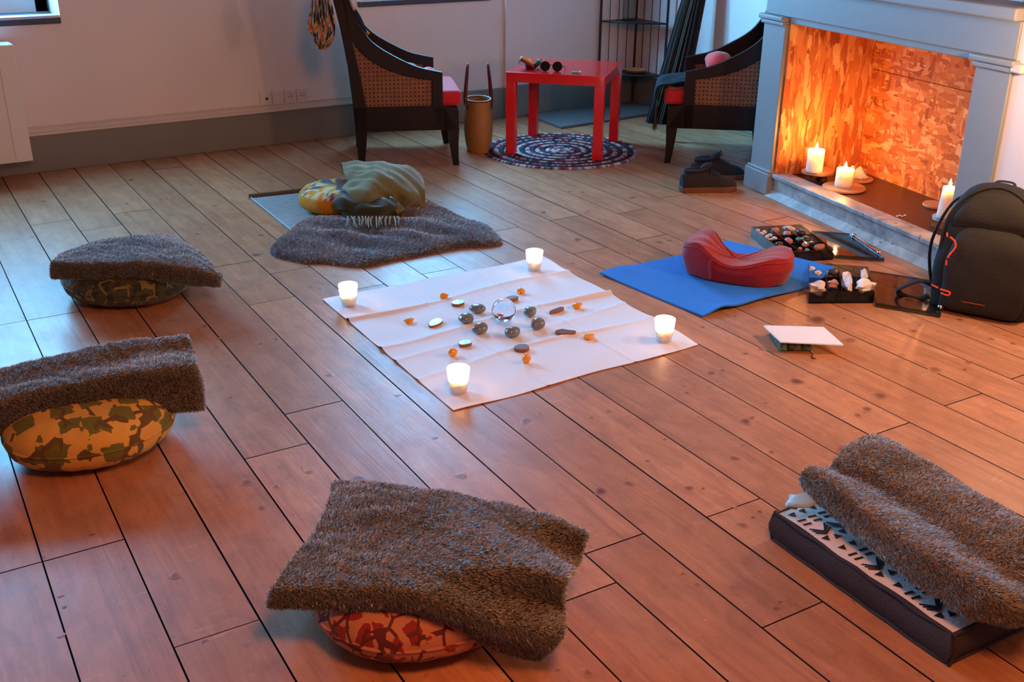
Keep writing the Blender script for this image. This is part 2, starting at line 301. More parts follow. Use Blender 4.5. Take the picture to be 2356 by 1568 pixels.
class MB:
    def __init__(s): s.v = []; s.f = []; s.m = []; s.c = []; s.cur = 0; s.col = (1, 1, 1)
    def add(s, verts, faces, mi=None, col=None):
        b = len(s.v); s.v += [tuple(map(float, p)) for p in verts]; s.f += [tuple(b + i for i in f) for f in faces]
        s.m += [s.cur if mi is None else mi] * len(faces)
        if col is not None and len(col) == len(verts) and not np.isscalar(col[0]): s.c += [tuple(c) for c in col]
        else: s.c += [tuple(col) if col is not None else s.col] * len(verts)
        return b
    def box(s, c, size, rz=0, mi=None, rot=None):
        hx, hy, hz = size[0] / 2, size[1] / 2, size[2] / 2
        vs = [Vector((x * hx, y * hy, z * hz)) for x in (-1, 1) for y in (-1, 1) for z in (-1, 1)]
        R = rot if rot is not None else Matrix.Rotation(rz, 3, 'Z'); c = Vector(c)
        s.add([R @ p + c for p in vs], [(0, 1, 3, 2), (4, 6, 7, 5), (0, 4, 5, 1), (2, 3, 7, 6), (0, 2, 6, 4), (1, 5, 7, 3)], mi)
    def prism(s, poly, ex, mi=None):
        """poly: list of 3D points (planar), ex: extrusion vector"""
        n = len(poly); ex = Vector(ex); a = [Vector(p) for p in poly]
        nrm = sum(((a[i] - a[0]).cross(a[i + 1] - a[0]) for i in range(1, n - 1)), Vector())
        if nrm.dot(ex) > 0: a = a[::-1]
        vs = a + [p + ex for p in a]
        s.add(vs, [tuple(range(n)), tuple(range(2 * n - 1, n - 1, -1))] + [(i, i + n, (i + 1) % n + n, (i + 1) % n) for i in range(n)], mi)
    def strip(s, A, B, ex, mi=None):
        """solid between two polylines A and B (3D), extruded by ex"""
        A = [Vector(p) for p in A]; B = [Vector(p) for p in B]; ex = Vector(ex); n = len(A)
        nrm = (A[1] - A[0]).cross(B[0] - A[0]); vs = A + B + [p + ex for p in A] + [p + ex for p in B]; fs = []
        for i in range(n - 1):
            fs += [(i, i + 1, n + i + 1, n + i), (2 * n + i + 1, 2 * n + i, 3 * n + i, 3 * n + i + 1), (i + 1, i, 2 * n + i, 2 * n + i + 1), (n + i, n + i + 1, 3 * n + i + 1, 3 * n + i)]
        fs += [(0, n, 3 * n, 2 * n), (2 * n - 1, n - 1, 3 * n - 1, 4 * n - 1)]
        if nrm.dot(ex) > 0: fs = [f[::-1] for f in fs]
        s.add(vs, fs, mi)
    def lathe(s, prof, n=32, c=(0, 0, 0), mi=None, sx=1, sy=1, fn=None, cap=True):
        vs = []; c = Vector(c)
        for r, z in prof:
            for k in range(n):
                a = 2 * math.pi * k / n; rr = r * (fn(a, z) if fn else 1)
                vs.append((c.x + rr * math.cos(a) * sx, c.y + rr * math.sin(a) * sy, c.z + z))
        m = len(prof); fs = [(i * n + k, i * n + (k + 1) % n, (i + 1) * n + (k + 1) % n, (i + 1) * n + k) for i in range(m - 1) for k in range(n)]
        if cap: fs += [tuple(range(n - 1, -1, -1)), tuple((m - 1) * n + k for k in range(n))]
        s.add(vs, fs, mi)
    def tube(s, pts, r, n=8, mi=None, closed=False, flat=1.0):
        pts = [Vector(tuple(p)) for p in pts]; m = len(pts); vs = []
        rs = r if hasattr(r, '__len__') else [r] * m
        up = Vector((0, 0, 1)); prev = None
        for i, p in enumerate(pts):
            t = ((pts[(i + 1) % m] - pts[i - 1]) if closed else (pts[min(i + 1, m - 1)] - pts[max(i - 1, 0)])).normalized()
            if prev is None: a = t.cross(up if abs(t.z) < .9 else Vector((1, 0, 0))).normalized()
            else: a = (prev - t * prev.dot(t)).normalized()
            prev = a; b = t.cross(a)
            for k in range(n):
                an = 2 * math.pi * k / n; vs.append(p + (a * math.cos(an) + b * math.sin(an) * flat) * rs[i])
        fs = [(i * n + k, i * n + (k + 1) % n, ((i + 1) % m) * n + (k + 1) % n, ((i + 1) % m) * n + k) for i in range(m if closed else m - 1) for k in range(n)]
        if not closed: fs += [tuple(range(n - 1, -1, -1)), tuple((m - 1) * n + k for k in range(n))]
        s.add(vs, fs, mi)
    def grid(s, G, mi=None, col=None, thick=0, closed_v=False):
        G = np.asarray(G); nu, nv = G.shape[:2]; vs = G.reshape(-1, 3)
        fs = [(i * nv + j, i * nv + (j + 1) % nv, (i + 1) * nv + (j + 1) % nv, (i + 1) * nv + j) for i in range(nu - 1) for j in range(nv if closed_v else nv - 1)]
        cc = None if col is None else (col.reshape(-1, 3) if hasattr(col, 'reshape') else col)
        if thick:
            N = grid_normals(G); Bt = (G - N * thick).reshape(-1, 3); k = nu * nv
            fb = [tuple(x + k for x in f[::-1]) for f in fs]
            rim = [(0, j) for j in range(nv)] + [(i, nv - 1) for i in range(1, nu)] + [(nu - 1, j) for j in range(nv - 2, -1, -1)] + [(i, 0) for i in range(nu - 2, 0, -1)]
            idx = [i * nv + j for i, j in rim]
            fr = [(idx[q], idx[q] + k, idx[(q + 1) % len(idx)] + k, idx[(q + 1) % len(idx)]) for q in range(len(idx))]
            fr = [f[::-1] for f in fr]
            s.add(np.vstack([vs, Bt]), fs + fb + fr, mi, None if cc is None else (np.vstack([cc, cc]) if hasattr(cc, 'shape') and cc.ndim == 2 else cc))
        else: s.add(vs, fs, mi, cc)
    def ellipsoid(s, c, r, n=20, m=12, mi=None, fn=None, R=None, flat_bottom=None):
        vs = []; c = Vector(c)
        for i in range(m + 1):
            th = math.pi * i / m
            for k in range(n):
                a = 2 * math.pi * k / n; d = Vector((math.sin(th) * math.cos(a), math.sin(th) * math.sin(a), math.cos(th)))
                q = fn(d) if fn else 1; p = Vector((d.x * r[0] * q, d.y * r[1] * q, d.z * r[2] * q))
                if R is not None: p = R @ p
                p += c
                if flat_bottom is not None: p.z = max(p.z, flat_bottom)
                vs.append(p)
        fs = [(i * n + k, (i + 1) * n + k, (i + 1) * n + (k + 1) % n, i * n + (k + 1) % n) for i in range(m) for k in range(n)]
        s.add(vs, fs, mi)
    def build(s, name, mats, parent=None, origin=None, smooth=40, bevel=0, seg=2, subsurf=0, bw_clamp=True):
        """origin: subtract this point (world-built verts); object placed there if top-level"""
        if not isinstance(mats, (list, tuple)): mats = [mats]
        me = bpy.data.meshes.new(name); o3 = Vector(origin) if origin is not None else Vector((0, 0, 0))
        vs = [(x - o3.x, y - o3.y, z - o3.z) for x, y, z in s.v] if origin is not None else s.v
        me.from_pydata(vs, [], s.f)
        for m_ in mats: me.materials.append(MT[m_] if isinstance(m_, str) else m_)
        me.polygons.foreach_set('material_index', s.m)
        ca = me.color_attributes.new('Col', 'FLOAT_COLOR', 'POINT')
        ca.data.foreach_set('color', np.hstack([np.array(s.c, float).reshape(-1, 3), np.ones((len(s.c), 1))]).ravel())
        if smooth:
            me.polygons.foreach_set('use_smooth', [True] * len(me.polygons)); me.set_sharp_from_angle(angle=math.radians(smooth))
        me.validate(); me.update()
        ob = bpy.data.objects.new(name, me); col.objects.link(ob)
        if parent is not None: ob.parent = parent
        if origin is not None and parent is None: ob.location = o3
        if bevel:
            b = ob.modifiers.new('bevel', 'BEVEL'); b.width = bevel; b.segments = seg; b.limit_method = 'ANGLE'; b.angle_limit = math.radians(35)
        if subsurf:
            b = ob.modifiers.new('sub', 'SUBSURF'); b.levels = b.render_levels = subsurf
        return ob
def grid_normals(G):
    du = np.gradient(G, axis=0); dv = np.gradient(G, axis=1); N = np.cross(dv, du)
    N /= np.linalg.norm(N, axis=2, keepdims=True) + 1e-9
    if N[..., 2].mean() < 0: N = -N
    return N
def tag(o, label, cat, group=None, kind=None):
    if kind: o['kind'] = kind
    if label: o['label'] = label
    if cat: o['category'] = cat
    if group: o['group'] = group
    return o
def thing(name, label, cat, loc, rz=0, group=None):
    o = bpy.data.objects.new(name, None); col.objects.link(o); o.location = loc; o.rotation_euler = (0, 0, rz)
    o.empty_display_size = .05
    return tag(o, label, cat, group)
def struct(o): o['kind'] = 'structure'; return o

# ------------------------------------------------------------------ the room
BA = math.radians(88.573); bdir = np.array([math.cos(BA), math.sin(BA)]); qdir = np.array([bdir[1], -bdir[0]])
def BQ(c, t): p = qdir * c + bdir * t; return p
def make_floor():
    seams = [-4.2 + .172 * i for i in range(24)] + [-.066, .11, .284, .456, .629, .804, .979, 1.152, 1.316, 1.484, 1.654, 1.818, 1.981, 2.137, 2.293, 2.462, 2.628, 2.79, 2.955, 3.115, 3.275, 3.435, 3.6, 3.76, 3.92, 4.08, 4.25, 4.42, 4.60]
    seams = sorted(x for x in seams if x < -4.2 + .172 * 23.9 or x >= -.066)
    ends = {.11: [2.18, 3.69], -.066: [2.18], .284: [1.75, 3.69], .456: [4.85], .629: [4.66, 2.4], .804: [4.85, 2.59], .979: [3.46, 3.92, 1.49], 1.152: [1.61, 3.74, 5.58], 1.316: [1.22, 3.42],
            1.484: [1.59], 1.654: [3.45], 2.137: [3.79, 1.68], 2.293: [3.37], 2.462: [1.70, 3.81], 2.628: [3.39], 2.79: [3.75, 1.72], 3.115: [3.86], 3.275: [3.33], 1.818: [2.9], 1.981: [4.6]}
    V = []; F = []; MI = []; OFF = []; KN = []
    def quad(pts, mi, off, kn=0):
        b = len(V); V.extend(pts); F.append(tuple(range(b, b + len(pts)))); MI.append(mi); OFF.extend([off] * len(pts)); KN.extend([kn] * len(pts))
    for i in range(len(seams) - 1):
        a, b = seams[i], seams[i + 1]
        key = min(ends, key=lambda q: abs(q - a)); es = ends[key] if abs(key - a) < .02 else [random.uniform(-1, 1.5), random.uniform(3.8, 5.2)]
        es = sorted([-3.2] + es + [-.6 + random.random() * .5] + [6.2])
        g = random.choice([.0010, .0014, .0020, .0028])
        for t0, t1 in zip(es[:-1], es[1:]):
            off = (random.random(), random.random(), random.random())
            n = 3; dz = random.uniform(-.0004, .0004)
            c0, c1, u0, u1 = a + g, b - .001, t0 + .0011, t1 - .0011
            bv = .0007
            ring = [BQ(c0, u0), BQ(c1, u0), BQ(c1, u1), BQ(c0, u1)]; inn = [BQ(c0 + bv, u0 + bv), BQ(c1 - bv, u0 + bv), BQ(c1 - bv, u1 - bv), BQ(c0 + bv, u1 - bv)]
            quad([(p[0], p[1], dz) for p in inn], 0, off)
            for k in range(4):
                k2 = (k + 1) % 4
                quad([(*ring[k], dz - .0012), (*ring[k2], dz - .0012), (*inn[k2], dz), (*inn[k], dz)], 1, off)
                quad([(*ring[k], -.02), (*ring[k2], -.02), (*ring[k2], dz - .0012), (*ring[k], dz - .0012)], 1, off)
    # dark sub-floor
    quad([(-3.9, -3.0, -.018), (4.7, -3.0, -.018), (4.7, 6.1, -.018), (-3.9, 6.1, -.018)], 1, (0, 0, 0))
    # knots, where the photograph shows them (u, v, half-width px)
    KP = [(402, 1324, 12), (212, 1230, 7), (602, 1168, 9), (569, 1110, 16), (637, 1118, 6), (492, 841, 7), (529, 915, 8), (498, 798, 6), (504, 778, 5), (600, 791, 8), (758, 863, 9), (825, 1101, 18), (712, 1085, 10),
          (916, 909, 8), (1061, 1094, 14), (1210, 968, 18), (1240, 953, 5), (1001, 1007, 8), (1360, 960, 6), (1401, 946, 8), (1382, 1130, 18), (1446, 1112, 12), (1585, 1123, 13), (1618, 1123, 5), (1690, 1054, 15), (1715, 969, 14), (1730, 960, 8),
          (1580, 903, 7), (1572, 888, 4), (1637, 858, 13), (1662, 852, 9), (1776, 1039, 7), (1762, 925, 5), (1693, 1168, 6), (1709, 1208, 14), (1733, 1190, 8), (1748, 1177, 8), (1571, 1318, 7), (1605, 1343, 6), (1786, 1400, 12), (1794, 1385, 7),
          (1353, 1548, 14), (1284, 1540, 7), (1995, 941, 14), (1974, 955, 11), (2025, 910, 20), (2150, 850, 16), (2230, 833, 9), (2219, 850, 6), (2207, 735, 10), (2100, 761, 11), (2115, 749, 6), (1942, 732, 8), (1880, 735, 22), (1955, 782, 18), (1832, 877, 20),
          (1715, 813, 9), (1752, 803, 9), (1616, 752, 6), (1692, 727, 5), (1329, 551, 10), (1250, 488, 7), (1352, 486, 6), (1348, 490, 5), (1311, 441, 7), (1340, 442, 6), (1456, 454, 10), (1517, 557, 9), (1540, 553, 8), (1447, 583, 5), (1460, 583, 4), (1318, 605, 6), (1015, 465, 10), (1130, 500, 8),
          (290, 495, 6), (370, 458, 7), (383, 457, 6), (301, 414, 8), (418, 426, 6), (438, 426, 5), (455, 538, 9), (600, 541, 9), (590, 586, 12), (715, 661, 6), (737, 663, 5), (292, 468, 5), (597, 398, 7), (697, 363, 6), (250, 630, 7), (470, 750, 9), (525, 842, 6), (100, 463, 6), (40, 550, 6), (75, 545, 5), (493, 473, 5), (635, 780, 7),
          (1900, 560, 8), (2330, 790, 8), (2300, 1265, 12), (2100, 1060, 8), (1530, 1010, 6), (140, 1370, 6), (148, 1395, 5), (138, 1464, 5), (145, 1460, 6), (100, 1282, 4), (470, 1475, 9), (2040, 700, 8), (1490, 1060, 6), (2280, 780, 9)]
    D = []
    for u, v, h in KP:
        p = P(u, v); scale = F_PX / math.hypot(p.x, p.y, CAM_H); a = h / scale * 1.05; bb = a * random.uniform(.55, .9) * 1.25
        n = 14; dark = random.uniform(.55, .95)
        ctr = len(V); off = (random.random(), random.random(), random.random()); ang0 = random.uniform(-.5, .5)
        rings = [(0, dark), (.35, dark * .95), (.62, dark * .6), (1.0, 0)]
        idx = []
        ph = [random.uniform(0, 6.28) for _ in range(3)]
        for r, kv in rings:
            if r == 0: V.append((p.x, p.y, .0007)); OFF.append(off); KN.append(kv); idx.append([ctr]); continue
            row = []
            for k in range(n):
                an = 2 * math.pi * k / n; q = 1 + .14 * math.sin(2 * an + ph[0]) + .1 * math.sin(3 * an + ph[1])
                dx, dy = a * r * q * math.cos(an), bb * r * q * math.sin(an)
                ca, sa = math.cos(ang0 + YAW * -0), math.sin(ang0)
                row.append(len(V)); V.append((p.x + dx * ca - dy * sa, p.y + dx * sa + dy * ca, .0007 if r < 1 else .0003)); OFF.append(off); KN.append(kv)
            idx.append(row)
        for k in range(n): F.append((ctr, idx[1][k], idx[1][(k + 1) % n])); MI.append(0)
        for q in (1, 2):
            for k in range(n): F.append((idx[q][k], idx[q + 1][k], idx[q + 1][(k + 1) % n], idx[q][(k + 1) % n])); MI.append(0)
    me = bpy.data.meshes.new('floor'); me.from_pydata(V, [], F); me.materials.append(MT['floor']); me.materials.append(MT['gap'])
    me.polygons.foreach_set('material_index', MI)
    a = me.color_attributes.new('off', 'FLOAT_COLOR', 'POINT'); a.data.foreach_set('color', np.hstack([np.array(OFF), np.ones((len(OFF), 1))]).ravel())
    a = me.color_attributes.new('knot', 'FLOAT_COLOR', 'POINT'); kk = np.array(KN)[:, None]; a.data.foreach_set('color', np.hstack([kk, kk, kk, np.ones_like(kk)]).ravel())
    o = bpy.data.objects.new('floor', me); col.objects.link(o); struct(o)
make_floor()

WY = 5.812; CX = 4.63; ZC = 2.75
def wall_with_windows():
    # back wall, .42 m thick, three window niches (splayed reveals)
    wins = [(-2.6, -1.4), (-.35, .999), (2.605, 3.495)]; z0, z1 = .735, 2.35; TH = .42
    mb = MB(); xs = -3.9
    for a, b in wins:
        mb.box(((xs + a) / 2, WY + TH / 2, ZC / 2), (a - xs, TH, ZC)); xs = b
        mb.box(((a + b) / 2, WY + TH / 2, z0 / 2), (b - a, TH, z0)); mb.box(((a + b) / 2, WY + TH / 2, (z1 + ZC) / 2), (b - a, TH, ZC - z1))
    mb.box(((xs + CX + .2) / 2, WY + TH / 2, ZC / 2), (CX + .2 - xs, TH, ZC))
    # shallow projection beside the jog
    mb.box(((3.585 + CX) / 2, WY - .012, ZC / 2), (CX - 3.585, .03, ZC))
    struct(mb.build('wall_back', 'wall', smooth=0))
    for i, (a, b) in enumerate(wins):
        dep = .30 if i < 2 else .16
        fr = MB(); y = WY + dep
        for x in (a + .035, (a + b) / 2, b - .035): fr.box((x, y, (z0 + z1) / 2), (.07, .05, z1 - z0))
        for z in (z0 + .06, z1 - .035): fr.box(((a + b) / 2, y, z), (b - a, .05, .09))
        w_ = fr.build('window_%d' % (i + 1), 'skirtw', bevel=.006); struct(w_)
        g = MB(); g.box(((a + b) / 2, y, (z0 + z1) / 2), (b - a, .006, z1 - z0)); g.build('pane', 'pane', w_)
        s_ = MB(); s_.box(((a + b) / 2, WY + dep / 2 - .015, z0 + .004), (b - a - .002, dep, .03)); s_.build('sill', 'sillgrey', w_, bevel=.004)
        l_ = MB(); l_.box(((a + b) / 2, WY + .032, z0 + .012), (b - a - .004, .072, .034)); l_.build('sill_lit_edge', 'enamel', w_, bevel=.003)  # pale lip added on a darkened sill to stand for its lit front strip
wall_with_windows()
mb = MB(); mb.box((CX + .1, (6.2 - 3) / 2, ZC / 2), (.2, 9.2, ZC)); struct(mb.build('wall_right', 'wall'))
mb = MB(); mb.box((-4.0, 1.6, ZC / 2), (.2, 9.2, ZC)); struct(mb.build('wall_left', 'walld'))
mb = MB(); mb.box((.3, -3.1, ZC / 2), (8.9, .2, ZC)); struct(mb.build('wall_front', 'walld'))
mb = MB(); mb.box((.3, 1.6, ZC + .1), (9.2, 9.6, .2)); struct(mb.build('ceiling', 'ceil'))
# grey skirting with a flat white band on top
mb = MB(); mb.box(((-3.9 + 3.585) / 2, WY - .011, .094), (3.585 + 3.9, .022, .188)); mb.box(((3.585 + CX) / 2, WY - .038, .1), (CX - 3.585, .022, .2))
struct(mb.build('baseboard_back', 'skirt', bevel=.003))
mb = MB(); mb.box(((-3.9 + 2.6) / 2, WY - .006, .206), (6.5, .012, .034)); mb.box(((-3.9 + 2.6) / 2, WY - .014, .194), (6.5, .030, .014)); mb.box(((-3.9 + 2.6) / 2, WY - .008, .226), (6.5, .018, .006))
struct(mb.build('trim_1', 'skirtw', bevel=.002))
mb = MB(); mb.box((CX - .011, 4.9, .1), (.022, 1.8, .2)); struct(mb.build('baseboard_right', 'skirt', bevel=.003))

# ------------------------------------------------------------------ fireplace (face runs along U, N points into the room)
FA = math.radians(-102.03); FU = Vector((math.cos(FA), math.sin(FA), 0)); FN = Vector((FU.y, -FU.x, 0))
if FN.x > 0: FN = -FN
FO = Vector((3.742, 3.735, 0))
fpt = thing('fireplace', 'pale grey wooden fireplace surround with chipboard-lined firebox against the right wall', 'fireplace', FO, FA)
# local axes: x along the face (left to right), y = room-ward is whichever side FN lies on
SY = 1 if (Matrix.Rotation(FA, 3, 'Z') @ Vector((0, 1, 0))).dot(FN) > 0 else -1
def fl(x, n, z): return (x, SY * n, z)      # n: metres out into the room
def fbox(mb, x0, x1, n0, n1, z0, z1, mi=None): mb.box(((x0 + x1) / 2, SY * (n0 + n1) / 2, (z0 + z1) / 2), (x1 - x0, abs(n1 - n0), z1 - z0), 0, mi)
W0, W1, WE = .177, 1.378, 1.545
for k, (a, b) in enumerate(((0, W0), (W1, WE))):
    mb = MB(); fbox(mb, a, b, -.12, 0, 0, .80); pil = mb.build('pillar', 'fp', fpt, bevel=.004)
    mb = MB(); fbox(mb, a - .018, b + .012, -.10, .020, 0, .105); fbox(mb, a - .012, b + .008, -.10, .013, .105, .118); mb.build('plinth', 'fp', pil, bevel=.004)
    mb = MB(); fbox(mb, a - .022, b + (0 if k == 0 else .022), -.12, .022, .806, .828); fbox(mb, a - .012, b + (0 if k == 0 else .012), -.12, .012, .785, .806); mb.build('capital', 'fp', pil, bevel=.006, seg=3)
mb = MB(); fbox(mb, 0, WE, -.12, -.004, .828, .955); fbox(mb, W0, W1, -.12, -.016, .80, .834); mb.build('lintel', 'fp', fpt, bevel=.004)
mb = MB(); fbox(mb, -.03, WE, -.298, .028, .955, 1.0); mb.build('mantel_shelf', ['fp'], fpt, bevel=.008, seg=3)
mb = MB(); fbox(mb, -.03, WE - .002, -.298, .022, 1.0, 1.004); mb.build('mantel_top', 'rod', fpt)
mb = MB(); fbox(mb, W0 - .01, W1 + .01, -.09, -.012, 0, .088); fbox(mb, W0 - .01, W1 + .01, -.09, .002, .088, .108); mb.build('curb', 'marble', fpt, bevel=.004)
mb = MB(); mb.prism([fl(W0 + .003, -.012, 0), fl(W0 + .003, .025, 0), fl(W0 + .003, -.012, .03)], (W1 - W0 - .006, 0, 0)); mb.build('curb_bead', 'marble', fpt, bevel=.002)
DP = -.47
mb = MB(); fbox(mb, W0 - .03, W1 + .03, DP - .02, -.09, .04, .100); mb.build('hearth', 'hearth', fpt)
# side panels splay inwards, the back is two boards with a seam
def quadpanel(name, a, b, z0, z1, m, th=.015):
    mb = MB(); A = Vector((a[0], SY * a[1], 0)); B = Vector((b[0], SY * b[1], 0)); d = (B - A).normalized(); n = Vector((-d.y, d.x, 0)) * th
    mb.prism([A + Vector((0, 0, z0)), B + Vector((0, 0, z0)), B + Vector((0, 0, z1)), A + Vector((0, 0, z1))], n)
    return mb.build(name, m, fpt)
cor = Vector((4.138, 3.399, 0)) - FO; cx_, cn_ = cor.dot(FU), cor.dot(FN)
quadpanel('side_panel', (W0 + .012, -.020), (cx_, cn_), .1, .86, 'osb_v')
quadpanel('side_panel', (WE - .10, cn_), (W1 - .012, -.020), .1, .86, 'osb_v')
quadpanel('back_panel', (cx_, cn_), (WE - .08, cn_), .1, .585, 'osb_h'); quadpanel('back_panel', (cx_, cn_), (WE - .08, cn_), .588, .88, 'osb_h')
mb = MB(); fbox(mb, W0 - .02, W1 + .02, cn_ - .02, -.1, .862, .88); mb.build('throat_board', 'osb_h', fpt)
mb = MB(); mb.ellipsoid(fl(.30, -.055, .70), (.004, .012, .04)); 
# chimney breast around it
def cb(x0, x1, n0, n1, z0, z1):
    return [FO + FU * x + FN * n + Vector((0, 0, z0)) for x, n in ((x0, n0), (x1, n0), (x1, n1), (x0, n1))], z1 - z0
mb = MB()
for x0, x1, n0, n1, z0, z1 in ((.02, W0 - .04, -1.0, -.122, 0, ZC), (WE + .001, 4.3, -1.6, -.012, 0, ZC), (W1 + .04, WE + .001, -1.0, -.30, .9, ZC), (W1 + .04, WE + .001, -1.0, -.122, 0, .95), (W0 - .04, W1 + .04, -1.0, -.30, .9, ZC), (W0 - .04, W1 + .04, -.31, -.122, 1.0, ZC), (W0 - .04, W1 + .04, -1.0, -.52, 0, .9)):
    poly, h = cb(x0, x1, n0, n1, z0, z1); mb.prism(poly, (0, 0, h))
struct(mb.build('wall_chimney', 'wall'))
def FP(x, n, z=0): return FO + FU * x + FN * n + Vector((0, 0, z))
mb = MB(); mb.box((.02, 0, 0), (.05, .05, .03)); o_ = mb.build('trim_2', 'skirtw', bevel=.006); o_.location = FP(WE + .012, -.008, .805); o_.rotation_euler = (0, 0, FA); struct(o_)

# ------------------------------------------------------------------ fur throws: thick sheet with mesh strands
def fur_thing(name, label, cat, S, thick, mat, n_str, length, comb, group=None, parent=None, rim_n=6000, tones=((116, 110, 104), (172, 166, 158)), width=.0009, kind_part=None, both=False):
    S = np.asarray(S, float); nu, nv = S.shape[:2]
    N = grid_normals(S)
    org = S.reshape(-1, 3).mean(0); org[2] = S[..., 2].min() - thick
    B = S - N * thick; B[..., 2] = np.maximum(B[..., 2], .002)
    S0 = S.reshape(-1, 3); B0 = B.reshape(-1, 3); k = nu * nv
    ii, jj = np.meshgrid(np.arange(nu - 1), np.arange(nv - 1), indexing='ij'); a = (ii * nv + jj).ravel()
    q = np.stack([a, a + 1, a + nv + 1, a + nv], 1)
    if (np.cross(S0[q[:, 1]] - S0[q[:, 0]], S0[q[:, 3]] - S0[q[:, 0]])[:, 2]).mean() < 0: q = q[:, ::-1]
    qb = q[:, ::-1] + k
    rim = [(0, j) for j in range(nv)] + [(i, nv - 1) for i in range(1, nu)] + [(nu - 1, j) for j in range(nv - 2, -1, -1)] + [(i, 0) for i in range(nu - 2, 0, -1)]
    idx = np.array([i * nv + j for i, j in rim]); nx = np.roll(idx, -1)
    qr = np.stack([idx, nx, nx + k, idx + k], 1)
    cen = S0.mean(0)
    # strands on the top
    cell = np.linalg.norm(np.cross(S[1:, :-1] - S[:-1, :-1], S[:-1, 1:] - S[:-1, :-1]), axis=2).ravel()
    c = rng.choice(len(cell), n_str, p=cell / cell.sum()); ci, cj = c // (nv - 1), c % (nv - 1); fu, fv = rng.random(n_str)[:, None], rng.random(n_str)[:, None]
    def samp(A): return (A[ci, cj] * (1 - fu) + A[ci + 1, cj] * fu) * (1 - fv) + (A[ci, cj + 1] * (1 - fu) + A[ci + 1, cj + 1] * fu) * fv
    R = samp(S); NN = samp(N); NN /= np.linalg.norm(NN, axis=1, keepdims=True)
    # strands on the rim
    ri = rng.integers(0, len(idx), rim_n); t = rng.random(rim_n)[:, None]; h = rng.random(rim_n)[:, None]
    Rr = (S0[idx[ri]] * (1 - t) + S0[nx[ri]] * t) * (1 - h) + (B0[idx[ri]] * (1 - t) + B0[nx[ri]] * t) * h
    e = S0[nx[ri]] - S0[idx[ri]]; Nr = np.cross(e, N.reshape(-1, 3)[idx[ri]]); out = Rr - cen
    Nr *= np.sign((Nr * out).sum(1))[:, None]; Nr /= np.linalg.norm(Nr, axis=1, keepdims=True) + 1e-9
    Nr = Nr + N.reshape(-1, 3)[idx[ri]] * (.6 - h)
    Nr /= np.linalg.norm(Nr, axis=1, keepdims=True) + 1e-9
    R = np.vstack([R, Rr]); NN = np.vstack([NN, Nr]); n = len(R)
    comb = np.array(comb, float)
    # tufts share a lean direction
    lay = rng.normal(0, .16, (n, 3)); tuft = lay + 0 * np.stack([np.sin(R[:, 0] * 61 + R[:, 1] * 23) + np.sin(R[:, 1] * 97 + 1.3), np.cos(R[:, 1] * 67 - R[:, 0] * 31) + np.sin(R[:, 0] * 113), np.zeros(n)], 1) * .16
    swirl = np.stack([np.sin(R[:, 1] * 15 + R[:, 0] * 6), np.cos(R[:, 0] * 13 - R[:, 1] * 5), 0 * R[:, 0]], 1) * .22; tuft = tuft + swirl
    D = NN * .62 + comb * .55 + tuft + rng.normal(0, .22, (n, 3)); D /= np.linalg.norm(D, axis=1, keepdims=True)
    L = length * (.65 + .5 * rng.random(n))[:, None]
    D2 = D + comb * .5 - np.array([0, 0, .25]); D2 /= np.linalg.norm(D2, axis=1, keepdims=True)
    Wd = np.cross(D, rng.normal(0, 1, (n, 3))); Wd /= np.linalg.norm(Wd, axis=1, keepdims=True) + 1e-9; Wd *= width
    R = R - NN * .001
    Mi = R + D * L * .5; T = Mi + D2 * L * .55
    sv = np.stack([R - Wd, R + Wd, Mi - Wd * .75, Mi + Wd * .75, T], 1).reshape(-1, 3)
    sv[:, 2] = np.maximum(sv[:, 2], .0015)
    b0 = 2 * k + np.arange(n) * 5
    sq = np.stack([b0, b0 + 1, b0 + 3, b0 + 2], 1); st = np.stack([b0 + 2, b0 + 3, b0 + 4], 1)
    verts = np.vstack([S0, B0, sv]) - org
    quads = np.vstack([q, qb, qr, sq]); 
    loops = np.concatenate([quads.ravel(), st.ravel()]); ls = np.concatenate([np.arange(len(quads)) * 4, len(quads) * 4 + np.arange(len(st)) * 3])
    me = bpy.data.meshes.new(name); me.vertices.add(len(verts)); me.vertices.foreach_set('co', verts.ravel())
    me.loops.add(len(loops)); me.loops.foreach_set('vertex_index', loops.astype(np.int32)); me.polygons.add(len(ls)); me.polygons.foreach_set('loop_start', ls.astype(np.int32))
    me.update(calc_edges=True); me.materials.append(MT[mat])
    t0, t1 = np.array(lin(*tones[0])), np.array(lin(*tones[1]))
    pat = .5 + .5 * np.sin(R[:, 0] * 19 + 2 * np.sin(R[:, 1] * 17)) * np.cos(R[:, 1] * 23 + 1.5 * np.sin(R[:, 0] * 11))
    f = np.clip(.55 * pat + .45 * rng.random(n), 0, 1)[:, None]; cs = t0 * (1 - f) + t1 * f
    cc = np.vstack([np.tile(t0 * .8, (2 * k, 1)), np.repeat(cs, 5, axis=0)]); cc = np.hstack([cc, np.ones((len(cc), 1))])
    ca = me.color_attributes.new('Col', 'FLOAT_COLOR', 'POINT'); ca.data.foreach_set('color', cc.ravel())
    me.polygons.foreach_set('use_smooth', [True] * len(me.polygons))
    nn = np.repeat(NN, 5, axis=0) * .55 + np.repeat(D, 5, axis=0) * .45; nn /= np.linalg.norm(nn, axis=1, keepdims=True)
    NS = N.reshape(-1, 3); cn = np.vstack([NS, -NS, nn])
    me.normals_split_custom_set_from_vertices(cn.tolist())
    o = bpy.data.objects.new(name, me); col.objects.link(o); o.location = org
    return tag(o, label, cat, group)

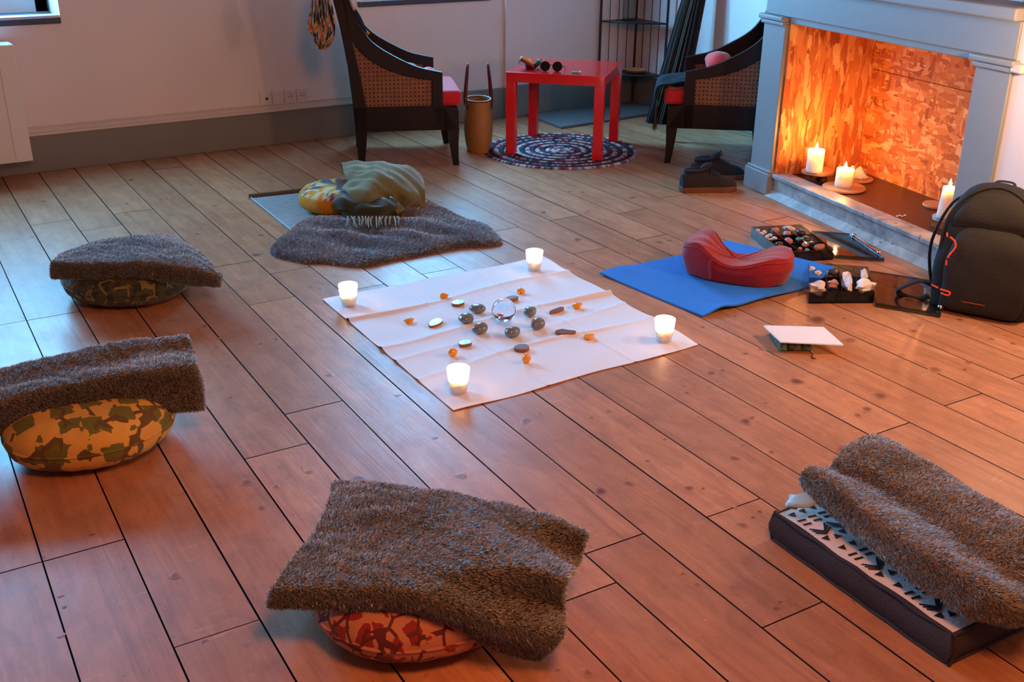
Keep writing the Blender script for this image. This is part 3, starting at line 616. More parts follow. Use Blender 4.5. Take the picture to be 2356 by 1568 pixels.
def net(rows): return [[P(*q) for q in r] for r in rows]
def wob(S, amp, f=9, seed=0):
    S = S.copy(); x, y = S[..., 0], S[..., 1]
    S[..., 2] += .0028 * np.sin(x * 34 + 3 * np.sin(y * 13 + seed) + seed) * np.cos(y * 41 + 2 * np.sin(x * 17)) + .0015 * np.sin((x + y) * 90 + 3 * np.sin(x * 40))
    S[..., 2] += amp * (np.sin(x * f * 1.7 + seed) * np.cos(y * f * 1.3 + 2 * seed) + .5 * np.sin(x * f * 3.1 + y * f * 2.3 + seed)); return S

T1 = net([[(138, 590, .14), (200, 566, .165), (270, 550, .17), (330, 543, .17), (380, 541, .17), (408, 548, .165)],
          [(135, 590, .17), (205, 566, .195), (280, 552, .205), (345, 547, .205), (400, 552, .20), (438, 566, .185)],
          [(125, 600, .18), (210, 586, .20), (290, 576, .205), (360, 578, .205), (425, 586, .195), (470, 594, .17)],
          [(118, 604, .18), (214, 603, .195), (290, 598, .20), (360, 599, .20), (440, 614, .18), (500, 628, .155)],
          [(115, 622, .150), (205, 621, .165), (285, 618, .17), (365, 622, .165), (442, 636, .145), (506, 645, .12)],
          [(117, 643, .118), (200, 641, .125), (280, 637, .13), (370, 644, .12), (440, 655, .105), (503, 661, .085)]])
fur_thing('fur_throw', 'blue-grey fur throw on the dark green cushion, nearest the radiator', 'throw', wob(crgrid(T1, 60, 80), .003, 12, 1), .018, 'fur', 80000, .010, (.7, -.5, -.1), group='fur throws on the cushions', rim_n=7000)
T2 = net([[(-150, 925, .12), (0, 872, .15), (120, 840, .165), (240, 812, .18), (345, 793, .195), (436, 795, .195)],
          [(-150, 887, .19), (0, 849, .21), (120, 823, .22), (240, 798, .23), (345, 779, .24), (428, 772, .24)],
          [(-150, 930, .18), (0, 890, .195), (120, 860, .205), (240, 838, .21), (345, 817, .215), (443, 806, .215)],
          [(-150, 960, .185), (0, 915, .205), (120, 888, .215), (240, 862, .225), (350, 846, .23), (448, 840, .225)],
          [(-150, 1000, .145), (0, 955, .16), (120, 927, .165), (240, 905, .17), (355, 892, .17), (463, 886, .165)],
          [(-150, 1045, .085), (0, 1003, .09), (120, 980, .095), (250, 957, .10), (370, 949, .10), (468, 945, .09)]])
fur_thing('fur_throw', 'thick grey-brown fur throw folded over the gold printed cushion at the left edge', 'throw', wob(crgrid(T2, 60, 90), .003, 12, 2), .02, 'fur', 110000, .010, (.7, -.4, -.2), group='fur throws on the cushions', rim_n=8000)
T3 = net([[(770, 1122, .125), (880, 1124, .15), (1000, 1142, .17), (1130, 1166, .165), (1250, 1196, .15), (1342, 1240, .13)],
          [(765, 1118, .165), (880, 1120, .195), (1000, 1136, .21), (1130, 1160, .20), (1250, 1192, .18), (1347, 1228, .16)],
          [(752, 1175, .17), (870, 1172, .20), (990, 1182, .215), (1120, 1212, .205), (1235, 1250, .165), (1328, 1298, .105)],
          [(722, 1225, .17), (845, 1230, .195), (975, 1245, .21), (1105, 1275, .215), (1220, 1302, .20), (1300, 1326, .185)],
          [(672, 1290, .165), (800, 1298, .185), (935, 1318, .20), (1080, 1345, .185), (1195, 1370, .145), (1293, 1400, .10)],
          [(628, 1350, .16), (770, 1355, .175), (905, 1362, .185), (1040, 1398, .17), (1165, 1440, .14), (1292, 1465, .11)],
          [(613, 1398, .115), (755, 1402, .12), (890, 1404, .125), (1010, 1432, .10), (1130, 1487, .055), (1243, 1517, .025)]])
fur_thing('fur_throw', 'large taupe fur throw over the red printed cushion at the bottom of the picture', 'throw', wob(crgrid(T3, 90, 110), .0035, 12, 3), .02, 'fur', 170000, .011, (.6, -.5, -.1), group='fur throws on the cushions', rim_n=11000)
T4 = net([[(1940, 1050, .09), (2020, 1028, .10), (2105, 1070, .10), (2215, 1133, .10), (2365, 1223, .10), (2480, 1300, .10)],
          [(1945, 1028, .165), (2010, 1006, .19), (2100, 1053, .19), (2208, 1117, .19), (2358, 1207, .19), (2480, 1285, .18)],
          [(1922, 1055, .17), (1990, 1060, .195), (2075, 1105, .19), (2190, 1175, .19), (2330, 1265, .185), (2440, 1340, .17)],
          [(1902, 1076, .155), (1960, 1097, .165), (2045, 1150, .165), (2165, 1225, .165), (2300, 1315, .165), (2390, 1380, .15)],
          [(1862, 1074, .18), (1935, 1118, .20), (2030, 1185, .20), (2150, 1262, .20), (2285, 1355, .19), (2370, 1410, .16)],
          [(1842, 1098, .155), (1905, 1145, .165), (2005, 1222, .165), (2125, 1305, .165), (2250, 1390, .16), (2345, 1432, .125)],
          [(1850, 1124, .125), (1905, 1175, .125), (1998, 1252, .125), (2110, 1340, .125), (2222, 1417, .12), (2318, 1438, .085)]])
fur_thing('fur_throw', 'brown-grey fur throw folded lengthwise on the black and white box cushion', 'throw', wob(crgrid(T4, 80, 110), .0035, 12, 4), .018, 'fur', 170000, .011, (.5, -.6, -.1), group='fur throws on the cushions', rim_n=10000, tones=((140, 122, 98), (190, 170, 142)))
# sheepskin: closed outline swept to its centre
SKO = [(623, 573), (640, 550), (663, 535), (690, 514), (735, 503), (790, 500), (850, 492), (920, 470), (981, 464), (1047, 493), (1085, 508), (1115, 516), (1137, 532), (1153, 553), (1125, 560), (1086, 562), (1047, 566), (981, 579), (902, 594), (836, 608), (790, 606), (744, 601), (700, 600), (665, 593), (636, 586)]
ol = crline([P(u, v, .012) for u, v in SKO], 120, True); cen = np.array(P(880, 545, .012)); G = []
for r in np.linspace(1, .02, 36):
    ring = cen + (ol - cen) * r; h = .034 * (1 - r ** 6) ** .5 + .004
    ring = ring.copy(); ring[:, 2] = h + (.011 * np.sin(ring[:, 0] * 16 + 1) * np.cos(ring[:, 1] * 21) + .006 * np.sin(ring[:, 0] * 37 + 2 * ring[:, 1] * 11)) * (1 - r ** 4); G.append(ring)
G = np.array(G); G = np.concatenate([G, G[:, :1]], axis=1)
fur_thing('sheepskin_rug', 'dark blue-grey sheepskin lying in front of the straw mat', 'rug', G, .012, 'furg', 110000, .013, (.2, -.75, -.1), rim_n=14000, tones=((92, 92, 102), (214, 212, 222)), width=.0011)

# ------------------------------------------------------------------ floor cushions
def round_cushion(name, label, cat, c, r, h, mat, pleats=24, group=None, lean=0):
    prof = []
    for i in range(25):
        a = -math.pi / 2 + math.pi * i / 24
        rr = r * (abs(math.cos(a)) ** .62) ; z = h / 2 + h / 2 * math.copysign(abs(math.sin(a)) ** .8, math.sin(a)); prof.append((max(rr, .002), z))
    ph = [random.uniform(0, 6.28) for _ in range(4)]
    def fn(a, z):
        e = abs(z / h - .5) * 2
        return 1 + .012 * math.sin(pleats * a) * e + .02 * math.sin(3 * a + ph[0]) + .012 * math.sin(5 * a + ph[1])
    mb = MB(); mb.lathe(prof, 96, (0, 0, 0), fn=fn); o = mb.build(name, mat); o.location = c
    seam = MB(); seam.tube([(r * 1.0 * math.cos(a) * fn(a, h / 2), r * math.sin(a) * fn(a, h / 2), h / 2) for a in np.linspace(0, 2 * math.pi, 72, endpoint=False)], .0035, 6, closed=True); seam.build('piping', mat, o)
    return tag(o, label, cat, group)
def mid(l, r, z): a = P(*l, z); b = P(*r, z); return Vector(((a.x + b.x) / 2, (a.y + b.y) / 2, 0)), (a - b).length / 2
c, r = Vector((.752, 3.768, 0)), .232; round_cushion('meditation_cushion', 'dark green swirl-printed round cushion under the throw nearest the radiator', 'cushion', c, r, .145, 'pr_green', group='round floor cushions')
c, r = Vector((.376, 2.662, 0)), .211; round_cushion('meditation_cushion', 'gold and olive printed round cushion at the left edge of the floor', 'cushion', c, r, .155, 'pr_gold', group='round floor cushions')
c, r = Vector((.80, 1.620, 0)), .240; round_cushion('meditation_cushion', 'red and peach printed round cushion under the largest fur throw', 'cushion', c, r, .145, 'pr_red', group='round floor cushions')

# rectangular box cushion with printed top
bl, bf, br_ = P(1782, 1243), P(2176, 1527), P(2330, 1440)
ax = (bf - bl).normalized(); ay = Vector((-ax.y, ax.x, 0)) if Vector((-ax.y, ax.x, 0)).dot(br_ - bf) > 0 else Vector((ax.y, -ax.x, 0))
LX, LY, HZ = (bf - bl).length, .36, .074
bang = math.atan2(ax.y, ax.x); sgn = 1 if (Matrix.Rotation(bang, 3, 'Z') @ Vector((0, 1, 0))).dot(ay) > 0 else -1
bt = thing('box_cushion', 'charcoal box cushion with black and white geometric printed top, bottom right', 'cushion', bl, bang)
G = []
for i in range(13):
    th = i / 12 * HZ; bulge = .012 * math.sin(math.pi * i / 12); ring = []
    for x, y in [(0 + t * LX, 0) for t in np.linspace(0, 1, 24, False)] + [(LX, t * LY) for t in np.linspace(0, 1, 12, False)] + [(LX - t * LX, LY) for t in np.linspace(0, 1, 24, False)] + [(0, LY - t * LY) for t in np.linspace(0, 1, 12, False)]:
        ox = bulge * (-1 if x <= 0 else 1 if x >= LX else 0); oy = bulge * (-1 if y <= 0 else 1 if y >= LY else 0)
        wv = .004 * math.sin(x * 22)
        ring.append((x + ox, sgn * (y + oy + wv * (i / 12)), th))
    G.append(ring)
mb = MB(); mb.grid(np.array(G), closed_v=True); n_ = len(G[0]); mb.add([p for p in G[0]], [tuple(range(n_))]); 
mb.build('side_band', 'boxs', bt)
def toph(x, y): return HZ - .001 + .010 * (math.sin(math.pi * min(max(x / LX, 0), 1)) ** .4 * math.sin(math.pi * min(max(y / LY, 0), 1)) ** .5 if 0 < x < LX and 0 < y < LY else 0)
mb = MB(); Gt = [[(x, sgn * (y + .004 * math.sin(x * 22) * (1 - 2 * y / LY)), toph(x, y)) for y in np.linspace(0, LY, 24)] for x in np.linspace(0, LX, 40)]
mb.grid(np.array(Gt), 0)
def pp(poly):
    vs = []
    for x, y in poly: vs.append((x, sgn * y, toph(x, y) + .0012))
    mb.add(vs, [tuple(range(len(vs)))], 1)
def tri(x, y, s, up=1): pp([(x, y - s * .5), (x, y + s * .5), (x + up * s * .85, y)])
def bar(x, y, l, w_=.006, ang=0):
    ca, sa = math.cos(ang), math.sin(ang); pp([(x + ca * a - sa * b, y + sa * a + ca * b) for a, b in ((-l / 2, -w_ / 2), (l / 2, -w_ / 2), (l / 2, w_ / 2), (-l / 2, w_ / 2))])
def seg(x1, y1, x2, y2, w_=.0045):
    l = math.hypot(x2 - x1, y2 - y1); bar((x1 + x2) / 2, (y1 + y2) / 2, l, w_, math.atan2(y2 - y1, x2 - x1))
x0 = .012
while x0 < LX - .03:
    for k in range(6):
        y0 = .022 + k * .030
        tri(x0 + .006, y0, .019, 1)
        for dx in (.038, .055): seg(x0 + dx, y0 - .010, x0 + dx + .004, y0 + .010, .0065)
    for k in range(4):
        y0 = .012 + k * .048
        if x0 + .16 > LX: break
        for d in (0, .009, .018): seg(x0 + .074 + d, y0, x0 + .098 + d * .5, y0 + .022 - d * .3); seg(x0 + .098 + d * .5, y0 + .022 - d * .3, x0 + .074 + d, y0 + .044)
        tri(x0 + .112, y0 + .006, .020, 1); tri(x0 + .132, y0 + .030, .020, -1)
    x0 += .150
mb.build('printed_top', ['boxw', 'ink2'], bt, smooth=60)
mb = MB()
for z in (.004, HZ - .002):
    mb.tube([(x, sgn * y, z + .002 * math.sin(x * 60)) for x, y in [(t * LX, -.004) for t in np.linspace(0, 1, 20, False)] + [(LX + .004, t * LY) for t in np.linspace(0, 1, 8, False)] + [(LX - t * LX, LY + .004) for t in np.linspace(0, 1, 20, False)] + [(-.004, LY - t * LY) for t in np.linspace(0, 1, 8, False)]], .004, 6, closed=True)
mb.tube([(-.006, 0, 0), (-.016, -.002 * sgn, HZ / 2), (-.006, 0, HZ)], .005, 6); mb.tube([(LX + .006, 0, 0), (LX + .014, 0, HZ / 2), (LX + .006, 0, HZ)], .004, 6)
mb.build('piping', 'boxs', bt)
# bits that poke out from under that throw
mb = MB(); o0 = P(1835, 1152, .118)
for k in range(5):
    mb.tube(crline([P(1880, 1140 + k * 2, .125), P(1855, 1140 + k * 5, .13), P(1826 - k * 3, 1146 + k * 3, .122), P(1818 + k * 4, 1138 + k * 8, .112)], 10), [.010] * 8 + [.008, .006, .003], 8, flat=.6)
tag(mb.build('knotted_ribbon', 'ribbon', origin=o0), 'pale blue knotted cloth ribbon peeping out at the corner of the black and white cushion', 'ribbon')
mb = MB(); o0 = P(1940, 1030, .01)
for k in range(9): a = P(1952, 1030, .03); b = P(1926 + random.uniform(-3, 8), 1022 + k * 2.2, random.uniform(.002, .03)); mb.tube([a, (a + b) / 2 + Vector((0, 0, .004)), b], [.002, .0016, .0008], 5)
tag(mb.build('tassel', 'pink', origin=o0), 'small pale pink tassel beside the far corner of the fur on the box cushion', 'tassel')

# ------------------------------------------------------------------ white cloth and what lies on it
C1, C2, C3, C4 = P(742, 690), P(1045, 947), P(1610, 793), P(1248, 592)
def cloth_z(x, y, s, t):
    z = .0025
    for y0, a, ph in ((3.12, .010, .3), (2.86, .011, 1.2), (2.60, .006, 2.2), (2.73, .004, 4)):
        yy = y - y0 - .018 * math.sin(x * 7 + ph) - .03 * (x - 1.7)
        z += a * math.exp(-(yy / .011) ** 2) * (.35 + .65 * max(0, math.sin(x * 5.3 + ph * 2)))
        z += a * .35 * math.exp(-(yy / .035) ** 2)
    for x0, a in ((1.60, .0022), (1.93, .0022)): z += a * math.exp(-((x - x0) / .006) ** 2)
    z += .0012 * (1 + math.sin(x * 23 + 3 * math.sin(y * 9)) * math.sin(y * 19 + x * 5))
    return z
G = []
for i in range(181):
    s = i / 180; row = []
    for j in range(181):
        t = j / 180
        p = (C1 * (1 - t) + C4 * t) * (1 - s) + (C2 * (1 - t) + C3 * t) * s
        ed = .004 * math.sin(t * 21) * (1 - s) * (s < .02) + .004 * math.sin(t * 17 + 1) * (s > .985)
        # gentle waviness of the four hems
        p = p + Vector((0, 1, 0)) * (.006 * math.sin(t * 15) * max(0, 1 - s * 12) + .005 * math.sin(t * 11 + 2) * max(0, 1 - (1 - s) * 12)) + Vector((1, 0, 0)) * (.005 * math.sin(s * 16 + 1) * max(0, 1 - (1 - t) * 12))
        row.append((p.x, p.y, cloth_z(p.x, p.y, s, t)))
    G.append(row)
mb = MB(); mb.grid(np.array(G), thick=.0015); clo = mb.build('altar_cloth', 'cloth', origin=P(1160, 760), smooth=60)
tag(clo, 'creased square white cotton cloth spread on the floor between the cushions', 'cloth')
def surf(u, v):
    p = P(u, v, .004); z = cloth_z(p.x, p.y, 0, 0); p = P(u, v, z); return Vector((p.x, p.y, z + .0006))

def flame_mesh(parent, z, h=.020, r=.0045):
    mb = MB(); mb.lathe([(.0008, 0), (r * .7, h * .12), (r, h * .32), (r * .75, h * .55), (r * .35, h * .8), (.0004, h)], 12, (0, 0, z)); f = mb.build('flame', 'flame', parent); return f
def votive(px, label, pw=2.4):
    t = thing('votive_candle', label, 'candle', surf(*px), 0, 'votive candles at the corners of the cloth')
    mb = MB(); mb.lathe([(.022, 0), (.0245, .002), (.030, .040), (.034, .074), (.0345, .078), (.033, .079), (.0322, .074), (.0285, .040), (.0235, .008), (.001, .006)], 40); mb.build('glass_holder', 'frost', t, smooth=60)
    mb = MB(); mb.lathe([(.0225, .0065), (.0272, .036), (.0278, .041), (.020, .0395), (.001, .039)], 32); wx = mb.build('wax', 'wax', t, smooth=60)
    mb = MB(); mb.tube([(0, 0, .038), (.0005, 0, .046)], .0008, 6); mb.build('wick', 'wick', t)
    flame_mesh(t, .046, .022, .005)
    point('votive_light', t.location + Vector((0, 0, .058)), pw, FLAME_V, .006)
    return t
FLAME_V = (1.0, .50, .24)
votive((803, 702), 'lit white votive candle on the left corner of the white cloth')
votive((1055, 902), 'lit white votive candle on the nearest corner of the white cloth')
votive((1527, 784), 'lit white votive candle on the right corner of the white cloth')
votive((1229, 621), 'lit white votive candle on the far corner of the white cloth')

# crystal ball on a clear ring
bp = surf(1159, 744); t = thing('crystal_ball', 'clear rock crystal ball in the middle of the white cloth', 'crystal ball', bp)
mb = MB(); mb.ellipsoid((0, 0, .008 + .041), (.041, .041, .041), 48, 32); mb.build('ball', 'crystal', t)
mb = MB(); mb.tube([(.020 * math.cos(a), .020 * math.sin(a), .006) for a in np.linspace(0, 2 * math.pi, 36, endpoint=False)], .006, 10, closed=True); mb.build('ring_stand', 'ring', t)

def pebble(name, px, r, label, mat, group, rz, seed, cat='stone'):
    rr = random.Random(seed); ph = [rr.uniform(0, 6.28) for _ in range(3)]
    fn = lambda d: 1 + .08 * math.sin(2.3 * d.x + ph[0]) + .06 * math.sin(3.1 * d.y + ph[1]) + .04 * math.sin(4 * d.x * d.y + ph[2])
    mb = MB(); mb.ellipsoid((0, 0, r[2] * .93), r, 28, 18, fn=fn); o = mb.build(name, mat, smooth=180); o.location = surf(*px); o.rotation_euler = (0, 0, rz)
    return tag(o, label, cat, group)
GP = [((1098, 719), 'grey pebble above left of the crystal ball, second nearest to it on the left'), ((1072, 743), 'darkest grey pebble, leftmost of the pebble ring'), ((1104, 767), 'plump grey pebble below left of the crystal ball'),
      ((1178, 773), 'dark grey pebble just below the crystal ball'), ((1238, 755), 'flat oval grey pebble at the lower right of the ring'), ((1220, 726), 'round grey pebble right of the crystal ball')]
for i, (px, lb) in enumerate(GP): pebble('pebble', px, (.029, .022, .0165 + .001 * (i % 3)), lb, 'grey', 'grey pebbles round the crystal ball', -.5 + .25 * i, i)
def slab(px, pts, h, label, rz=0, tilt=0):
    mb = MB(); n = len(pts); ol = crline([(x, y, 0) for x, y in pts], n * 3, True)
    mb.prism([(x, y, 0) for x, y, _ in ol], (0, 0, h)); mb.m = [1] * len(mb.m)
    zs = [sum(mb.v[i][2] for i in f) / len(f) for f in mb.f]; mb.m = [0 if z > h * .99 else 1 for z in zs]; 
    o = mb.build('petrified_wood_slice', ['agate', 'agater'], bevel=.0015); o.location = surf(*px) + Vector((0, 0, .0005)); o.rotation_euler = (tilt, 0, rz)
    return tag(o, label, 'stone', 'petrified wood slices in the star')
k = .00125
slab((1054, 701), [(-20 * k, 3 * k), (-8 * k, 16 * k), (12 * k, 14 * k), (22 * k, 2 * k), (8 * k, -15 * k), (-12 * k, -13 * k)], .010, 'pinkish stone slice with notched edge, upper left arm of the star', .3)
slab((1002, 746), [(-30 * k, 0), (-10 * k, 15 * k), (18 * k, 15 * k), (30 * k, 5 * k), (20 * k, -12 * k), (-8 * k, -14 * k)], .008, 'long pale stone slice shining white, left arm of the star', .6)
slab((1071, 795), [(-18 * k, -4 * k), (-12 * k, 13 * k), (6 * k, 16 * k), (19 * k, 4 * k), (8 * k, -13 * k)], .011, 'half-shiny brown stone slice, lower left arm of the star', .2)
slab((1200, 805), [(-20 * k, 0), (-12 * k, 14 * k), (6 * k, 18 * k), (20 * k, 5 * k), (14 * k, -14 * k), (-6 * k, -17 * k)], .011, 'round brown bark-edged stone slice, lowest arm of the star', 0)
slab((1301, 768), [(-28 * k, 4 * k), (-8 * k, 18 * k), (10 * k, 10 * k), (27 * k, 4 * k), (22 * k, -12 * k), (-14 * k, -14 * k)], .009, 'triangular brown stone slice, lower right arm of the star', -.5)
slab((1281, 718), [(-25 * k, -4 * k), (-20 * k, 6 * k), (22 * k, 9 * k), (25 * k, -3 * k), (2 * k, -8 * k)], .010, 'narrow bar-shaped dark red stone, right arm of the star', .15)
slab((1178, 692), [(-24 * k, 4 * k), (-6 * k, 14 * k), (14 * k, 11 * k), (19 * k, -5 * k), (4 * k, -12 * k), (-14 * k, -8 * k)], .013, 'dark stone slice half hidden behind the crystal ball', .1)
for i, (px, lb) in enumerate([((1021, 686), 'amber piece at the tip of the upper left arm'), ((941, 742), 'amber piece farthest to the left on the cloth'), ((1042, 818), 'amber piece directly behind the nearest candle'),
                              ((1211, 834), 'tall amber piece below the lowest stone slice'), ((1355, 779), 'flat amber piece farthest to the lower right'), ((1328, 709), 'pale yellow amber piece right of the bar-shaped stone'), ((1198, 675), 'amber piece in front of the far candle')]):
    rr = random.Random(40 + i); ph = [rr.uniform(0, 6) for _ in range(4)]
    rs = [(.0105, .009, .0075), (.012, .0095, .006), (.0095, .0095, .010), (.0095, .010, .0115), (.0135, .009, .006), (.0115, .009, .0085), (.0105, .009, .0075)][i]
    mb = MB(); mb.ellipsoid((0, 0, rs[2] * .9), rs, 14, 9, fn=lambda d: 1 + .16 * math.sin(3 * d.x + ph[0]) * math.cos(3.3 * d.y + ph[1]) + .09 * math.sin(6 * d.z + ph[2]))
    mb.v = [(x * 1.55, y * 1.45, z * 1.35) for x, y, z in mb.v]; o = mb.build('amber_piece', 'amber', smooth=50); o.location = surf(*px); tag(o, lb, 'stone', 'amber pieces at the star tips')

# ------------------------------------------------------------------ straw mat, yellow cushion, olive blanket
mA, mBk, mF = P(576, 456), P(860, 425), P(668, 530)
u_ = (mBk - mA) * 1.0; v_ = (mF - mA) * 1.9
mt = thing('straw_mat', 'pale woven straw mat with a brown rod at its far end', 'mat', mA)
G = [[tuple(u_ * t + v_ * s + Vector((0, 0, .004 + .0012 * math.sin(s * 170)))) for t in np.linspace(0, 1, 12)] for s in np.linspace(0, 1, 160)]
mb = MB(); mb.grid(np.array(G), thick=.003); mb.build('weave', 'matw', mt)
mb = MB(); mb.tube([u_ * -.01 + Vector((0, 0, .010)), u_ * .5 + Vector((0, 0, .011)), u_ * 1.0 + Vector((0, 0, .010))], .011, 10); mb.build('end_rod', 'rod', mt)
mb = MB(); mb.tube([v_ * s + Vector((0, 0, .006)) + u_ * .002 * math.sin(s * 300) for s in np.linspace(0, 1, 120)], .004, 6); mb.build('edge_cord', 'ribbon', mt)

def yellow_cushion():
    c, r = mid((689, 455), (865, 452), .06)
    prof = []; h = .115
    for i in range(25):
        a = -math.pi / 2 + math.pi * i / 24; prof.append((max(r * abs(math.cos(a)) ** .5, .002), h / 2 + h / 2 * math.copysign(abs(math.sin(a)) ** .7, math.sin(a))))
    n = 96; V = []; C = []
    yel, blu, whi, brn, red = lin(232, 150, 34), lin(44, 92, 142), lin(226, 214, 150), lin(120, 78, 48), lin(160, 60, 84)
    for i, (rr, z) in enumerate(prof):
        for k in range(n):
            a = 2 * math.pi * k / n; q = 1 + .015 * math.sin(7 * a) + .01 * math.sin(13 * a + z * 40)
            V.append((rr * q * math.cos(a), rr * q * math.sin(a), z))
            px_, py_ = rr * math.cos(a), rr * math.sin(a); s = math.sin(px_ * 46 + 2 * math.sin(py_ * 38)) * math.cos(py_ * 41 + 1.5 * math.sin(px_ * 33)) + .2 * math.sin(px_ * 150) * math.sin(py_ * 140)
            if z < h * .72: c_ = yel
            elif z > h * .93 and rr < r * .72: c_ = brn if math.sin(px_ * 190) * math.sin(py_ * 190) > -.25 and px_ > -.02 and abs(py_) < .08 else (blu if s > .1 else yel if s > -.3 else whi)
            else: c_ = blu if s > .15 else (whi if s > -.45 else (red if (k // 5) % 3 == 0 else yel))
            C.append(c_)
    mb = MB(); m = len(prof); fs = [(i * n + k, i * n + (k + 1) % n, (i + 1) * n + (k + 1) % n, (i + 1) * n + k) for i in range(m - 1) for k in range(n)] + [tuple(range(n - 1, -1, -1)), tuple((m - 1) * n + k for k in range(n))]
    mb.add(V, fs, 0, C); o = mb.build('meditation_cushion', 'vcol'); o.location = c + Vector((0, 0, .006))
    tag(o, 'yellow and blue floral round cushion on the straw mat', 'cushion', 'round floor cushions')
yellow_cushion()
# blanket: three folded layers and a fringed end
bl0 = P(880, 480)
blk = thing('wool_blanket', 'crumpled olive green wool blanket with fringe heaped on the sheepskin', 'blanket', bl0)
def layer(name, rows, m, thick=.010, nu=36, nv=44, amp=.006, parent=blk):
    S = crgrid([[P(*q) for q in r] for r in rows], nu, nv); S = wob(S, amp, 26, len(name)); mb = MB(); mb.grid(S - np.array(bl0), thick=thick); return mb.build(name, m, parent, smooth=75)
layer('upper_fold', [[(787, 388, .155), (830, 380, .165), (880, 378, .165), (930, 385, .155), (965, 398, .13), (974, 415, .10)],
                     [(786, 374, .19), (835, 371, .205), (885, 373, .205), (930, 382, .19), (960, 398, .16), (976, 420, .12)],
                     [(792, 398, .175), (835, 388, .20), (885, 390, .20), (925, 402, .175), (955, 420, .14), (978, 448, .09)],
                     [(800, 418, .155), (840, 405, .18), (880, 412, .18), (915, 428, .15), (945, 450, .11), (976, 476, .03)],
                     [(815, 432, .13), (850, 425, .145), (885, 436, .14), (905, 452, .11), (930, 472, .06), (960, 482, .01)]], 'green')
layer('middle_fold', [[(785, 428, .145), (815, 405, .175), (850, 386, .205), (890, 386, .205)],
                      [(795, 440, .14), (825, 420, .17), (865, 400, .20), (905, 410, .18)],
                      [(815, 455, .125), (840, 440, .15), (875, 430, .16), (900, 440, .14)],
                      [(840, 470, .10), (858, 462, .115), (880, 452, .12), (895, 455, .11)]], 'green', .012, 24, 30)
layer('under_fold', [[(768, 455, .11), (790, 440, .14), (820, 430, .14), (850, 440, .12), (880, 455, .10)],
                     [(765, 470, .09), (790, 462, .115), (820, 460, .115), (855, 462, .105), (890, 470, .08)],
                     [(772, 486, .06), (795, 484, .075), (825, 482, .08), (860, 480, .075), (905, 486, .05)]], 'greend', .012, 24, 30)
layer('lower_fold', [[(790, 485, .07), (820, 472, .10), (855, 462, .115), (890, 455, .12), (920, 468, .09)],
                     [(785, 492, .05), (815, 486, .075), (850, 480, .09), (885, 475, .10), (925, 482, .07)],
                     [(795, 505, .03), (820, 502, .045), (850, 500, .05), (885, 497, .05), (925, 500, .035)]], 'greend', .012, 24, 30)
mb = MB(); mb.tube([Vector(p) - bl0 for p in (P(885, 478, .075), P(905, 470, .085), P(922, 478, .08), P(910, 488, .065))], [.012, .016, .016, .012], 10); mb.build('rolled_corner', 'green', blk)
mb = MB()
for k in range(15):
    u0 = 800 + k * 8.2; a = P(u0, 498, .062); e = P(u0 + random.uniform(-6, 6), 520 + random.uniform(-4, 4), .056); m_ = (a + e) / 2 + Vector((random.uniform(-.01, .01), 0, .008))
    mb.tube([p - bl0 for p in crline([a, m_, e], 6)], [.004, .0038, .0038, .0038, .0036, .003, .002], 6)
mb.build('fringe', 'green', blk)

